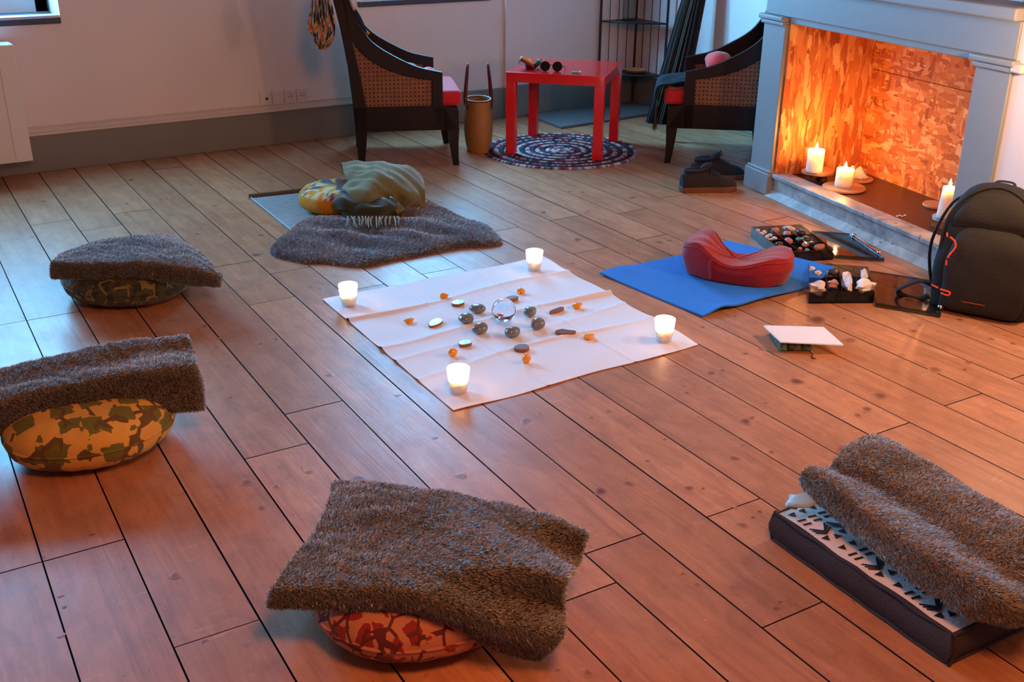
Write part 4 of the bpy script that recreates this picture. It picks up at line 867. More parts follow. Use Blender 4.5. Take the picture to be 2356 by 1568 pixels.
# ------------------------------------------------------------------ blue foam mat and crescent cushion
A0, F0_, B0_ = P(1380, 632), P(1617, 731), Vector((2.98, 3.07, 0))
G = []
for i in range(61):
    b = i / 60; row = []
    for j in range(71):
        a = j / 70; p = A0 + (B0_ - A0) * a + (F0_ - A0) * b
        z = .007 + .018 * math.exp(-((a - .13) / .09) ** 2) * b ** 6 + .012 * math.exp(-((a - .45) / .25) ** 2) * b ** 6 + .055 * max(0, (a - .72) / .28) ** 2 * (.35 + .65 * b) + .012 * math.exp(-(b / .18) ** 2) * math.exp(-((a - .12) / .12) ** 2)
        row.append((p.x, p.y, z))
    G.append(row)
mb = MB(); mb.grid(np.array(G), thick=.006); tag(mb.build('yoga_mat', 'blue', origin=A0, smooth=50), 'bright blue foam mat piece with curling edges under the wine red cushion', 'mat')
def crescent():
    # kidney outline in plan, hollow side turned to the back right
    c = P(1694, 640); L = P(1570, 604, .03); R_ = P(1819, 640, .03)
    ax = (R_ - L).normalized(); ay = Vector((-ax.y, ax.x, 0)); 
    if ay.dot(P(1650, 527, .12) - c) < 0: ay = -ay
    ln = (R_ - L).length; o0 = (L + R_) / 2; o0.z = .010
    out = [(-.50, .05), (-.44, -.14), (-.25, -.24), (0, -.27), (.25, -.26), (.43, -.17), (.50, -.02), (.46, .17), (.33, .24), (.15, .17), (-.02, .10), (-.18, .17), (-.34, .30), (-.46, .24)]
    o2 = crline([(x * ln, y * ln, 0) for x, y in out], 96, True)
    def hgt(x): t = x / ln; return .088 + .045 * math.exp(-((t + .33) / .17) ** 2) + .022 * math.exp(-((t - .38) / .16) ** 2) - .018 * math.exp(-(t / .2) ** 2)
    rings = []
    for i in range(26):
        t = i / 25
        if t < .5: q = t / .5; sc_ = .93 + .07 * math.sin(q * math.pi / 2) if q < .5 else 1.0; zf = q * .92
        else: q = (t - .5) / .5; sc_ = 1 - .06 * q if q < .35 else (1 - .021) * (1 - ((q - .35) / .65) ** 1.0 * .97); zf = .92 + .08 * min(1, q / .3)
        ring = []
        for x, y, _ in o2:
            cx_ = x * sc_; cy_ = y * sc_ * (1 if t < .5 else 1); h = hgt(x * sc_ if t > .5 else x)
            puff = 1 + (.03 * math.sin(q * math.pi) if t < .5 else 0)
            wrk = .0025 * math.sin(x * 60 + t * 9) * math.sin(y * 45 + 2)
            dip = 0 if t < .68 else -.012 * (1 - ((1 - t) / .32)) * 1
            ring.append(((cx_ * puff + ax.x * 0), cy_ * puff, h * zf + wrk + dip * .5))
        rings.append([Vector((0, 0, 0)) + ax * a + ay * b + Vector((0, 0, z)) for a, b, z in ring])
    t_ = thing('crescent_cushion', 'wine red crescent-shaped meditation cushion on the blue mat', 'cushion', o0 + Vector((0, 0, .003)))
    mb = MB(); mb.grid(np.array([[tuple(p) for p in r] for r in rings]), closed_v=True); n = len(rings[0]); mb.add([tuple(p) for p in rings[0]], [tuple(range(n))]); mb.add([tuple(p) for p in rings[-1]], [tuple(range(n))])
    mb.build('cover', 'zafu', t_, smooth=75)
    mb = MB(); mb.tube([rings[12][k] * 1.0 + Vector((0, 0, 0)) for k in range(96)], .003, 6, closed=True); mb.build('piping', 'zafu', t_)
    mb = MB(); k = min(range(96), key=lambda q: (rings[6][q] - (ax * -.19 * ln + ay * -.27 * ln)).length)
    pts = [rings[i][k] * 1.012 for i in range(1, 12)]; mb.tube(pts, .010, 8, flat=.35); mb.build('carry_handle', 'zafu', t_)
crescent()

# ------------------------------------------------------------------ mineral boxes
def quadbox(name, label, A, B, C, D, z, cols, rows_at, lidc, latch):
    """A back-left, B back-right, C front-right, D front-left rim corners (pixels at height z)"""
    a, b, c, d = (P(*q, z) for q in (A, B, C, D)); o0 = Vector((d.x, d.y, 0)); th = .0025
    t = thing(name, label, 'box', o0)
    def at(s, r, zz): p = (a * (1 - s) + b * s) * r + (d * (1 - s) + c * s) * (1 - r); return Vector((p.x, p.y, zz)) - o0   # r: 0 front .. 1 back
    def wallp(mb, p, q, z0, z1, t_=th):
        n = Vector((q.y - p.y, p.x - q.x, 0)).normalized() * t_
        mb.prism([Vector((p.x, p.y, z0)), Vector((q.x, q.y, z0)), Vector((q.x, q.y, z1)), Vector((p.x, p.y, z1))], n)
    mb = MB(); mb.prism([at(0, 0, .002), at(1, 0, .002), at(1, 1, .002), at(0, 1, .002)], (0, 0, .002))
    for p, q in (((0, 0), (1, 0)), ((1, 0), (1, 1)), ((1, 1), (0, 1)), ((0, 1), (0, 0))): wallp(mb, at(*p, 0), at(*q, 0), .002, z)
    mb.build('tray', 'plast', t)
    mb = MB(); mb.prism([at(.02, .02, .0045), at(.98, .02, .0045), at(.98, .98, .0045), at(.02, .98, .0045)], (0, 0, .001)); mb.build('lining', 'darkfab', t)
    mb = MB()
    for s in cols: wallp(mb, at(s, .02, 0), at(s, .98, 0), .005, z * .92, .002)
    for s0, s1, r in rows_at: wallp(mb, at(s0, r, 0), at(s1, r, 0), .005, z * .92, .002)
    mb.build('divider', 'plast', t)
    l = [P(*q, .016) - o0 for q in lidc]; l = [Vector((p.x, p.y, 0)) for p in l]
    mb = MB(); mb.prism([Vector((p.x, p.y, .012)) for p in l], (0, 0, .0025))
    for i in range(4): wallp(mb, l[i], l[(i + 1) % 4], .002, .018)
    lid = mb.build('lid', 'plast', t)
    mb = MB(); p0, p1 = l[latch[0]], l[latch[1]]; e = (p1 - p0)
    mb.tube([p0 + e * .12 + Vector((0, 0, .022)), p0 + e * .88 + Vector((0, 0, .022))], .0035, 8)
    for s in (.15, .85): mb.ellipsoid(p0 + e * s + Vector((0, 0, .024)), (.010, .010, .008), 12, 8)
    mb.build('latch', 'steel', lid)
    return t, at, o0
b1, at1, o1 = quadbox('specimen_box', 'clear plastic box of small tumbled stones, open beside the hearth', (1730, 521), (1842, 516), (1919, 573), (1802, 579), .045, (.33, .66), ((0, .33, .5), (.33, 1, .33), (.33, 1, .66)), ((1867, 531), (1953, 537), (2035, 594), (1921, 587)), (1, 2))
b2, at2, o2_ = quadbox('specimen_box', 'smoky plastic box of large pale minerals between the red cushion and backpack', (1861, 603), (1996, 613), (2012, 669), (1864, 670), .047, (.27, .5, .76), ((0, .27, .5), (.27, .5, .55)), ((2000, 622), (2150, 646), (2165, 722), (2016, 697)), (1, 2))
def mineral(at, o0, s, r, z, rad, mat, label, grp, seed, rz=0, sharp=.18):
    rr = random.Random(seed); ph = [rr.uniform(0, 6.28) for _ in range(4)]
    fn = lambda d: 1 + sharp * math.sin(3.1 * d.x + ph[0]) * math.cos(3.7 * d.y + ph[1]) + sharp * .7 * math.sin(6 * d.z + ph[2] + 4 * d.x)
    mb = MB(); mb.ellipsoid((0, 0, 0), rad, 16, 10, fn=fn); o = mb.build('mineral', mat, smooth=35 if sharp > .1 else 180); o.location = at(s, r, z) + o0; o.rotation_euler = (0, 0, rz)
    return tag(o, label, 'stone', grp)
g1 = 'tumbled stones in the clear box'
for i, (s, r) in enumerate([(.08, .93), (.18, .86), (.08, .80), (.2, .72), (.10, .66), (.22, .60), (.10, .54)]):
    mineral(at1, o1, s, r, .034, (.012, .009, .008), 'stone_l', 'small whitish pebble in the left compartment of the clear stone box', 'whitish pebbles in the clear stone box', 100 + i, i, .05)
for i, (s, r, mt_, rd, lb) in enumerate([(.42, .90, 'stone_p', (.022, .016, .013), 'rose stone at the back of the clear stone box'), (.56, .74, 'stone_p', (.024, .017, .014), 'largest rose stone in the clear box, behind the middle'), (.42, .48, 'stone_p', (.022, .016, .013), 'round rose stone in the middle of the clear box'), (.74, .95, 'stone_l', (.030, .015, .012), 'long pale stone at the far edge of the clear box'),
                                  (.16, .36, 'stone_d', (.018, .014, .012), 'dark stone in the front left compartment of the clear box'), (.20, .14, 'stone_l', (.020, .012, .010), 'pale stone at the front left corner of the clear box'), (.46, .18, 'gemo', (.009, .008, .007), 'tiny orange glowing stone at the front of the clear box'), (.56, .12, 'gemg', (.009, .008, .007), 'tiny green stone at the front of the clear box'),
                                  (.64, .30, 'stone_p', (.015, .012, .010), 'small mauve stone right of the tiny green one'), (.86, .20, 'stone_p', (.028, .016, .013), 'flat rose stone at the right front of the clear box'), (.80, .52, 'stone_d', (.024, .018, .013), 'dark stone on the right side of the clear box'), (.88, .80, 'stone_d', (.024, .018, .012), 'dark brown stone at the far right of the clear box'), (.66, .52, 'gemg', (.013, .010, .009), 'greenish stone in the centre of the clear box'), (.80, .36, 'stone_l', (.012, .010, .009), 'small clear stone behind the flat rose stone')]):
    mineral(at1, o1, s, r, .033, rd, mt_, lb, g1, 120 + i, i * .7, .07)
g2 = 'minerals in the smoky box'
for i, (s, r, mt_, rd, lb) in enumerate([(.13, .20, 'stone_l', (.032, .030, .024), 'big tan and white mineral in the front left compartment of the smoky box'), (.38, .34, 'stone_p', (.024, .018, .018), 'tan mineral beside the big front left one in the smoky box'), (.62, .50, 'stone_l', (.019, .092, .022), 'long white and brown crystal lying in the third compartment'),
                                  (.88, .30, 'foam', (.028, .040, .022), 'white jagged mineral at the front of the rightmost compartment'), (.92, .74, 'stone_l', (.014, .055, .018), 'thin pale crystal at the back of the rightmost compartment'), (.06, .84, 'foam', (.014, .014, .012), 'small white lump at the back left corner of the smoky box'), (.17, .92, 'foam', (.012, .012, .010), 'second small white lump from the left at the back of the smoky box'),
                                  (.25, .86, 'foam', (.013, .012, .011), 'third small white lump at the back of the smoky box'), (.16, .72, 'stone_l', (.013, .012, .010), 'small pinkish lump in front of the white lumps'), (.38, .76, 'stone_d', (.026, .036, .018), 'dark mineral in the back of the second compartment')]):
    mineral(at2, o2_, s, r, .036 if rd[1] < .05 else .034, rd, mt_, lb, g2, 150 + i, math.radians(-47) if rd[1] > .05 else i * .5, .2)

# ------------------------------------------------------------------ papers on a brocade pouch
q = [P(1757, 749, .036), P(1895, 753, .036), P(1941, 794, .030), P(1797, 787, .036)]
o0 = P(1800, 780, 0)
pl = [P(1770, 768), P(1865, 772), P(1868, 808), P(1792, 808)]
G = []
for i in range(25):
    s = i / 24; row = []
    for j in range(25):
        t = j / 24; p = (pl[0] * (1 - t) + pl[1] * t) * (1 - s) + (pl[3] * (1 - t) + pl[2] * t) * s
        e = min(s, 1 - s, t, 1 - t); row.append((p.x, p.y, .004 + .027 * min(1, e / .12) ** .5 + .0012 * math.sin(s * 30) * math.sin(t * 40)))
    G.append(row)
G = np.array(G); cc = np.zeros(G.shape)
pal = [lin(60, 96, 78), lin(120, 112, 52), lin(34, 44, 36), lin(110, 150, 130)]
for i in range(25):
    for j in range(25): cc[i, j] = pal[(i * 7 + j * 3 + (i * j) // 5) % 4]
pch = thing('brocade_pouch', 'green and gold brocade pouch under the white papers', 'pouch', o0)
mb = MB(); mb.grid(G - np.array(o0), 0, cc); mb.grid((G * np.array([1, 1, 0]) + np.array([0, 0, .002]) - np.array(o0)), 0, cc); mb.build('pouch_body', 'vcol', pch)
mb = MB(); mb.tube([p - o0 for p in crline([P(1866, 806, .012), P(1870, 815, .004), P(1868, 822, .002), P(1876, 824, .002)], 8)], .002, 6); mb.build('tie_cord', 'leather', pch)
for i, (dz, dx) in enumerate(((.0, -.004), (.0014, .0))):
    mb = MB(); mb.prism([p + Vector((dx, dx * .5, dz)) for p in q], (0, 0, .0008))
    mats = ['paper']
    if i == 1:
        a, b, c, d = [p + Vector((0, 0, .0017)) for p in q]
        def pt(s, t): return (a * (1 - s) + b * s) * (1 - t) + (d * (1 - s) + c * s) * t + Vector((0, 0, .0006))
        mb.add([pt(.58, .80), pt(.82, .80), pt(.82, .86), pt(.58, .86)], [(0, 1, 2, 3)], 1); mats.append('ink')
    tag(mb.build('paper_sheet', mats, origin=q[3]), ['lower white paper sheet showing at the left of the stack', 'top white paper sheet lying over the brocade pouch'][i], 'paper')

# ------------------------------------------------------------------ backpack
bpc = P(2247, 724) + Vector((.84, .55, 0)) * .035
bpa = math.atan2(.84, -.55) + math.pi + .0    # local -y looks at the camera
bp = thing('backpack', 'black and olive backpack with orange zip pulls standing against the fireplace', 'backpack', bpc, math.atan2(-.84, .55) - math.radians(8)); bp.scale = (1, .74, 1)
def loft(secs, n=40, e=3.2):
    """secs: (z, cx, cy, hw, hd)"""
    G = []
    for z, cx_, cy_, hw, hd in secs:
        G.append([(cx_ + hw * math.copysign(abs(math.cos(a)) ** (2 / e), math.cos(a)), cy_ + hd * math.copysign(abs(math.sin(a)) ** (2 / e), math.sin(a)), z) for a in np.linspace(0, 2 * math.pi, n, endpoint=False)])
    return np.array(G)
def loftmesh(name, secs, m, parent, n=40, e=3.2, wr=.003):
    G = loft(np.array(crline(secs, 28)), n, e); x, y, z = G[..., 0].copy(), G[..., 1].copy(), G[..., 2].copy()
    G[..., 1] += wr * np.sin(x * 40 + z * 25) * np.cos(z * 31); G[..., 0] += wr * np.sin(z * 37 + y * 20)
    mb = MB(); mb.grid(G, closed_v=True); mb.add([tuple(p) for p in G[0]], [tuple(range(n))]); mb.add([tuple(p) for p in G[-1]], [tuple(range(n))]); return mb.build(name, m, parent, smooth=80)
body = loftmesh('main_bag', [(.0, 0, 0, .145, .07), (.012, 0, 0, .160, .082), (.10, 0, .0, .166, .09), (.22, 0, .004, .165, .088), (.33, .0, .012, .150, .078), (.40, .0, .02, .120, .062), (.44, .0, .028, .075, .045), (.455, .0, .032, .02, .015)], 'pack', bp)
loftmesh('front_pocket', [(.015, .01, -.075, .120, .030), (.04, .01, -.085, .130, .042), (.14, .01, -.088, .132, .046), (.24, .01, -.082, .124, .042), (.29, .01, -.070, .105, .030), (.315, .01, -.055, .07, .015)], 'packo', bp)
loftmesh('top_pocket', [(.31, .0, -.06, .118, .012), (.34, .0, -.058, .118, .022), (.38, .0, -.045, .10, .022), (.42, .0, -.02, .07, .018), (.435, .0, -.005, .035, .010)], 'packo', bp)
mb = MB(); mb.tube(crline([(-.125, -.045, .02), (-.150, -.05, .20), (-.142, -.045, .33), (-.085, -.03, .415), (0, -.015, .448), (.085, -.03, .415), (.142, -.045, .33), (.15, -.05, .2)], 40), .0045, 6); mb.build('zip_piping', 'packo', bp)
mb = MB(); mb.tube(crline([(-.03, .03, .445), (-.015, .05, .458), (.03, .05, .458), (.04, .03, .445)], 12), .006, 8, flat=.5); mb.build('top_handle', 'pack', bp)
for s in (-1, 1):
    mb = MB(); mb.tube(crline([(s * .07, .045, .42), (s * .15, .06, .36), (s * .195, .045, .22), (s * .18, .03, .10), (s * .15, .02, .04)], 20), .014, 8, flat=.35); mb.build('shoulder_strap', 'pack', bp)
for pts in ([(-.118, -.115, .275), (-.10, -.122, .265), (-.094, -.125, .245), (-.106, -.128, .22), (-.112, -.13, .205)], [(-.132, -.10, .285), (-.128, -.105, .272)], [(-.115, -.13, .195), (-.113, -.13, .178)], [(-.155, -.085, .088), (-.130, -.10, .085)], [(-.120, -.118, .086), (-.085, -.13, .084), (-.09, -.132, .072), (-.115, -.122, .074)]):
    mb = MB(); mb.tube(crline(pts, 8), .0032, 6); mb.build('zip_pull', 'orange', bp)
mb = MB(); mb.box((-.005, -.138, .062), (.075, .003, .003)); mb.build('logo_strip', M('rust_thread', lin(150, 50, 26), .7, 0), bp)
mb = MB(); mb.tube(crline([(-.165, -.02, .07), (-.20, -.05, .085), (-.245, -.06, .06), (-.27, -.045, .035), (-.25, -.03, .012), (-.20, -.03, .010), (-.165, -.02, .03)], 24), .014, 8, flat=.4); mb.build('hip_belt', 'pack', bp)

# ------------------------------------------------------------------ shoes
def shoe(px, rz, label, side):
    t = thing('shoe', label, 'shoe', P(*px), rz, 'pair of dark shoes'); L = .275
    st = [(0, .030, .085), (.04, .036, .105), (.09, .038, .098), (.13, .038, .104), (.17, .043, .088), (.21, .048, .072), (.25, .042, .058), (.275, .022, .038)]
    G = []; sl = []
    for x, hw, h in crline(st, 26):
        ring = []; 
        for a in np.linspace(0, math.pi, 17): ring.append((x, hw * math.cos(a) * (1 - .12 * math.sin(a)), .022 + (h - .022) * math.sin(a) ** .7))
        G.append(ring); sl.append((x, hw))
    mb = MB(); mb.grid(np.array(G)); 
    for e in (0, -1): mb.add(G[e], [tuple(range(17))])
    mb.build('upper', 'shoe', t, smooth=70)
    out = [(x, hw + .004) for x, hw in sl]; poly = [(-.006, 0, 0)] + [(x, w_, 0) for x, w_ in out] + [(L + .006, 0, 0)] + [(x, -w_, 0) for x, w_ in out[::-1]]
    mb = MB(); mb.prism(poly, (0, 0, .026)); mb.build('sole', 'sole', t, bevel=.004)
    mb = MB(); mb.tube([(.065 + .050 * math.cos(a), .026 * math.sin(a), .106 + .004 * math.cos(a)) for a in np.linspace(0, 2 * math.pi, 28, endpoint=False)], .008, 8, closed=True); mb.build('collar', 'shoe', t)
    mb = MB(); mb.ellipsoid((.065, 0, .102), (.045, .022, .006), 20, 8); mb.build('opening_shade', 'dark', t)  # solid black lid painted as the shade inside the shoe
    mb = MB(); mb.ellipsoid((.118, 0, .118), (.030, .022, .018), 16, 10, R=Matrix.Rotation(-.5, 3, 'Y')); mb.build('tongue', 'shoe', t)
    mb = MB()
    for k in range(4): mb.tube(crline([(.135 + k * .016, -.030, .088 - k * .006), (.140 + k * .016, 0, .108 - k * .008), (.135 + k * .016, .030, .088 - k * .006)], 8), .0025, 6)
    mb.tube(crline([(.135, 0, .112), (.13, -.02, .135), (.145, -.03, .13), (.14, 0, .114), (.15, .02, .14), (.16, .03, .125)], 18), .0022, 6); mb.build('laces', 'darkfab', t)
    return t
shoe((1566, 440), math.radians(-24), 'dark navy suede shoe nearer the camera, toe towards the fireplace', 0)
shoe((1590, 412), math.radians(-24), 'dark navy suede shoe standing behind its pair mate', 1)

# ------------------------------------------------------------------ armchairs
def armchair(label, loc, rz):
    W = .56; t = thing('cane_armchair', label, 'armchair', loc, rz, 'pair of cane armchairs')
    A = [(.010, .19), (.005, .315), (-.012, .52), (-.038, .70), (-.070, .86), (-.082, .92)]; Bp = [(.076, .19), (.072, .315), (.050, .47), (.020, .62), (.004, .74), (-.012, .92)]
    T = [(-.02, .92), (-.002, .87), (.014, .822), (.05, .735), (.10, .658), (.15, .614), (.208, .578), (.27, .545), (.338, .515), (.41, .497), (.467, .485)]
    Lw = [(-.04, .90), (-.02, .82), (-.008, .74), (.012, .665), (.05, .60), (.10, .553), (.16, .516), (.22, .490), (.29, .468), (.36, .454), (.418, .447)]
    T = [tuple(p[:2]) for p in crline([(a, b, 0) for a, b in T], 30)]; Lw = [tuple(p[:2]) for p in crline([(a, b, 0) for a, b in Lw], 30)]
    for k, y0 in enumerate((0, W - .035)):
        mb = MB(); f = lambda L_: [(x, y0, z) for x, z in L_]
        mb.strip(f(A), f(Bp), (0, .035, 0)); mb.strip(f(T), f(Lw), (0, .035, 0)); mb.strip(f([(.467, .485), (.467, .19)]), f([(.412, .45), (.410, .19)]), (0, .035, 0))
        mb.strip(f([(.008, .315), (.47, .315)]), f([(.010, .19), (.545, .19)]), (0, .035, 0)); mb.prism(f([(.465, .19), (.548, .19), (.548, .292), (.535, .302), (.465, .312)]), (0, .035, 0))
        sp = mb.build('side_frame', 'mahog', t, bevel=.003)
        mb = MB(); poly = [(.415, .312), (.418, .452)] + [(x, z + .006) for x, z in Lw[::-1] if z < .66 and x < .415] + [(.010, .66), (.046, .47), (.068, .312)]
        mb.prism([(x, y0 + .014, z) for x, z in poly], (0, .006, 0)); mb.build('cane_panel', 'cane', sp)
    for x, dx in ((.520, .012), (.040, -.008)):
        for y in (.018, W - .018):
            mb = MB(); rings = []
            for z, q, h in ((.195, 0, .030), (.12, .1, .024), (.045, .55, .018), (0, 1, .015)):
                rings.append([(x + dx * q + a * h, y + b * min(h, .0175), z) for a, b in ((-1, -1), (1, -1), (1, 1), (-1, 1))])
            mb.grid(np.array(rings), closed_v=True); mb.add(rings[-1], [(0, 1, 2, 3)]); mb.build('leg', 'mahog', t, smooth=30, bevel=.002)
    mb = MB(); mb.box((.530, W / 2, .245), (.034, W - .07, .11)); mb.build('front_rail', 'mahog', t, bevel=.003)
    mb = MB(); mb.box((.26, W / 2, .296), (.50, W - .07, .02)); mb.box((.03, W / 2, .245), (.034, W - .07, .11)); mb.build('seat_base', 'mahog', t, bevel=.003)
    # back: frame and cane
    bA = [(.002, .30), (-.012, .5), (-.040, .7), (-.072, .86), (-.082, .92)]; bB = [(.030, .30), (.016, .5), (-.010, .7), (-.044, .86), (-.054, .92)]
    mb = MB(); mb.strip([(x + .012, .035, z) for x, z in bA], [(x, .035, z) for x, z in bB], (0, W - .07, 0)); bk = mb.build('backrest', 'cane', t)
    mb = MB(); mb.box((-.050, W / 2, .925), (.070, W, .03), rot=Matrix.Rotation(.1, 3, 'Y')); mb.build('top_rail', 'mahog', bk, bevel=.008)
    mb = MB(); mb.box((.300, W / 2, .345), (.540, W - .075, .080)); mb.build('seat_cushion', 'redf', t, bevel=.022, seg=5)
    return t, W
ch1a = math.radians(-23.0); ch1o = P(1058, 380) - Vector((math.cos(ch1a), math.sin(ch1a), 0)) * .55
c1, CW = armchair('dark wooden cane armchair with red seat, left of the red table', ch1o, ch1a)
ch2a = math.radians(139.4); R2 = Matrix.Rotation(ch2a, 3, 'Z')
c2, _ = armchair('dark wooden cane armchair with red seat, half hidden behind the fireplace', P(1527, 375) - R2 @ Vector((.55, CW, 0)), ch2a)
M1 = Matrix.Translation(ch1o) @ Matrix.Rotation(ch1a, 4, 'Z'); M2 = Matrix.Translation(P(1527, 375) - R2 @ Vector((.55, CW, 0))) @ Matrix.Rotation(ch2a, 4, 'Z')
def sheet(name, MM, rows, m, label, cat, nu=30, nv=30, thick=.006, amp=.004, colf=None, group=None, f=30):
    S = crgrid([[Vector(q) for q in r] for r in rows], nu, nv)
    N = grid_normals(S) if abs(S[..., 0].ptp() * S[..., 1].ptp()) > 0 else None
    du = np.gradient(S, axis=0); dv = np.gradient(S, axis=1); N = np.cross(du, dv); N /= np.linalg.norm(N, axis=2, keepdims=True) + 1e-9
    ii, jj = np.meshgrid(np.linspace(0, 1, nu + 1), np.linspace(0, 1, nv + 1), indexing='ij')
    S = S + N * (amp * (np.sin(ii * f * .5 + jj * 9) * np.cos(jj * f * .4) + .5 * np.sin(jj * f)))[..., None]
    cc = None
    if colf: cc = np.array([[colf(i / nu, j / nv) for j in range(nv + 1)] for i in range(nu + 1)])
    W_ = np.array([[tuple(MM @ Vector(p)) for p in r] for r in S]); mb = MB(); mb.grid(W_, 0, cc, thick=thick)
    o0 = Vector(W_.reshape(-1, 3).mean(0)); o0.z = W_[..., 2].min(); return tag(mb.build(name, m, origin=o0, smooth=80), label, cat, group)
SCF = [lin(14, 14, 20), lin(14, 14, 20), lin(120, 110, 70), lin(214, 134, 40), lin(160, 90, 100), lin(196, 180, 150), lin(20, 18, 26), lin(16, 16, 20)]
def scf(i, j): return SCF[int((math.sin(i * 19 + 3 * math.sin(j * 13)) + math.sin(j * 23 + i * 7) + 2) * 2) % 8]
sheet('patterned_scarf', M1, [[(-.05, -.02, .965), (-.06, .05, .968), (-.06, .12, .965)], [(-.085, -.03, .93), (-.12, .01, .94), (-.15, .05, .93)], [(-.075, -.05, .80), (-.13, -.03, .80), (-.18, -.005, .80)], [(-.070, -.05, .70), (-.13, -.03, .69), (-.195, -.01, .715)], [(-.085, -.045, .655), (-.135, -.03, .64), (-.17, -.02, .67)], [(-.125, -.04, .62), (-.135, -.035, .615), (-.145, -.03, .62)]], 'vcol',
      'black scarf with yellow and pink pattern hanging over the back of the left armchair', 'scarf', 40, 30, .008, .006, scf)
sheet('patterned_scarf', M1, [[(-.07, -.01, .955), (-.07, .03, .958), (-.07, .06, .955)], [(-.005, -.012, .925), (-.002, .02, .93), (-.005, .05, .925)], [(.022, -.012, .825), (.028, .015, .83), (.022, .045, .825)], [(.075, -.012, .715), (.081, .015, .722), (.075, .045, .715)], [(.098, -.01, .678), (.104, .015, .682), (.098, .04, .678)]], 'vcol',
      'end of a patterned scarf lying along the front edge of the left armchair arm', 'scarf', 40, 16, .008, .004, lambda i, j: [lin(14, 14, 20), lin(20, 22, 40), lin(206, 160, 160), lin(206, 170, 170), lin(20, 26, 50), lin(16, 18, 40), lin(206, 134, 30)][min(6, int(i * 7))])
def pouf(name, MM, c, r, m, label, cat, seed=1, amp=.12, group=None):
    ph = seed * 1.7; mb = MB(); mb.ellipsoid((0, 0, r[2]), r, 32, 24, fn=lambda d: 1 + amp * math.sin(3 * d.x + ph) * math.cos(3 * d.y + ph) + amp * .5 * math.sin(5 * d.z + 3 * d.x))
    o = mb.build(name, m, smooth=80); o.location = MM @ Vector((c[0], c[1], c[2] - .0)); o.rotation_euler = (0, 0, seed); return tag(o, label, cat, group)
pouf('cloth_bundle', M1, (.40, .20, .386), (.050, .050, .050), 'coral', 'small bundle of pink and red cloth on the seat of the left armchair', 'bundle', 1)
pouf('knit_hat', M1, (.27, .34, .386), (.09, .10, .055), 'greend', 'dark green knitted thing heaped on the left armchair seat', 'hat', 2)
pouf('small_container', M1, (.44, .36, .386), (.025, .02, .035), 'teal', 'small pale green container beside the pink bundle on the left armchair', 'container', 3, .03)
# on chair 2 (near side is y = CW there)
pouf('felt_beret', M2, (.30, CW - .165, .462), (.095, .070, .055), 'coral', 'coral red felt beret on the right armchair', 'beret', 4, .10)
sheet('jacket', M2, [[(.62, CW - .02, .345), (.625, CW - .14, .345), (.625, CW - .30, .345)], [(.595, CW - .02, .41), (.60, CW - .14, .418), (.60, CW - .30, .41)], [(.50, CW - .04, .425), (.50, CW - .16, .440), (.50, CW - .32, .43)], [(.35, CW - .05, .44), (.33, CW - .18, .47), (.33, CW - .34, .45)], [(.16, CW - .06, .52), (.14, CW - .18, .56), (.15, CW - .34, .54)], [(.02, CW - .06, .66), (.0, CW - .18, .70), (.01, CW - .34, .68)]], 'navy',
      'dark navy jacket spread over the seat of the right armchair', 'jacket', 40, 24, .012, .006)
mb = MB()
for k in range(9):
    a = M2 @ Vector((.605, CW - .10 - k * .012, .30)); b = M2 @ Vector((.61 + random.uniform(-.01, .02), CW - .10 - k * .014, .15 + random.uniform(-.02, .02))); mb.tube([a, (a + b) / 2, b], [.003, .004, .0015], 5)
tag(mb.build('shawl_fringe', 'reed', origin=M2 @ Vector((.605, CW - .15, .15))), 'dark shawl fringe hanging below the right armchair seat', 'fringe')

# ------------------------------------------------------------------ braided rug and red table
rc = P(1290, 347); rr_ = (P(1468, 345) - P(1115, 352)).length / 2
def braided_rug():
    mb = MB(); nr = 15; V = []; pal = [lin(34, 38, 62), lin(190, 180, 184), lin(180, 40, 60), lin(110, 118, 136), lin(22, 24, 36), lin(214, 196, 190), lin(110, 30, 44)]
    w_ = rr_ / nr
    for i in range(nr):
        r0_ = (i + .5) * w_; n = max(12, int(2 * math.pi * r0_ / .012)); dark = i % 2 == 1 and i > 2
        G = []; C = []
        for k in range(n):
            a = 2 * math.pi * k / n; lump = 1 + .18 * math.sin(k * math.pi)
            ring = []; cc = pal[random.choice([0, 4, 4, 0, 6]) if dark else random.choice([1, 5, 3, 2, 1, 5, 0] if i < 10 else [1, 3, 0, 2, 6, 5])]
            for q in range(6):
                b = math.pi * q / 5; ring.append(((r0_ - math.cos(b) * w_ * .5) * math.cos(a), (r0_ - math.cos(b) * w_ * .5) * math.sin(a), .001 + .009 * math.sin(b) * (1 + .12 * (k % 2))))
                C.append(cc)
            G.append(ring)
        G.append(G[0]); C += C[:6]; mb.grid(np.array(G), 0, C)
    mb.add([(rr_ * math.cos(a), rr_ * math.sin(a), .0008) for a in np.linspace(0, 2 * math.pi, 64, endpoint=False)], [tuple(range(64))], 0, pal[0])
    o = mb.build('braided_rug', 'rug', smooth=80); o.location = rc; tag(o, 'round braided rag rug in navy, pink and white under the red table', 'rug')
braided_rug()
TZ = .455
tfl, tfr, tbr = P(1163.9, 165, TZ), P(1396, 177, TZ), P(1446, 146, TZ)
ta = math.atan2(tfr.y - tfl.y, tfr.x - tfl.x); TS = .535
tb = thing('side_table', 'glossy red square side table standing on the round rug', 'table', Vector((tfl.x, tfl.y, .010)), ta)
RT = Matrix.Rotation(ta, 3, 'Z'); sy = 1 if (RT @ Vector((0, 1, 0))).dot(tbr - tfr) > 0 else -1
mb = MB(); mb.box((TS / 2, sy * TS / 2, TZ - .010 - .026), (TS, TS, .052)); mb.build('table_top', 'redt', tb, bevel=.002)
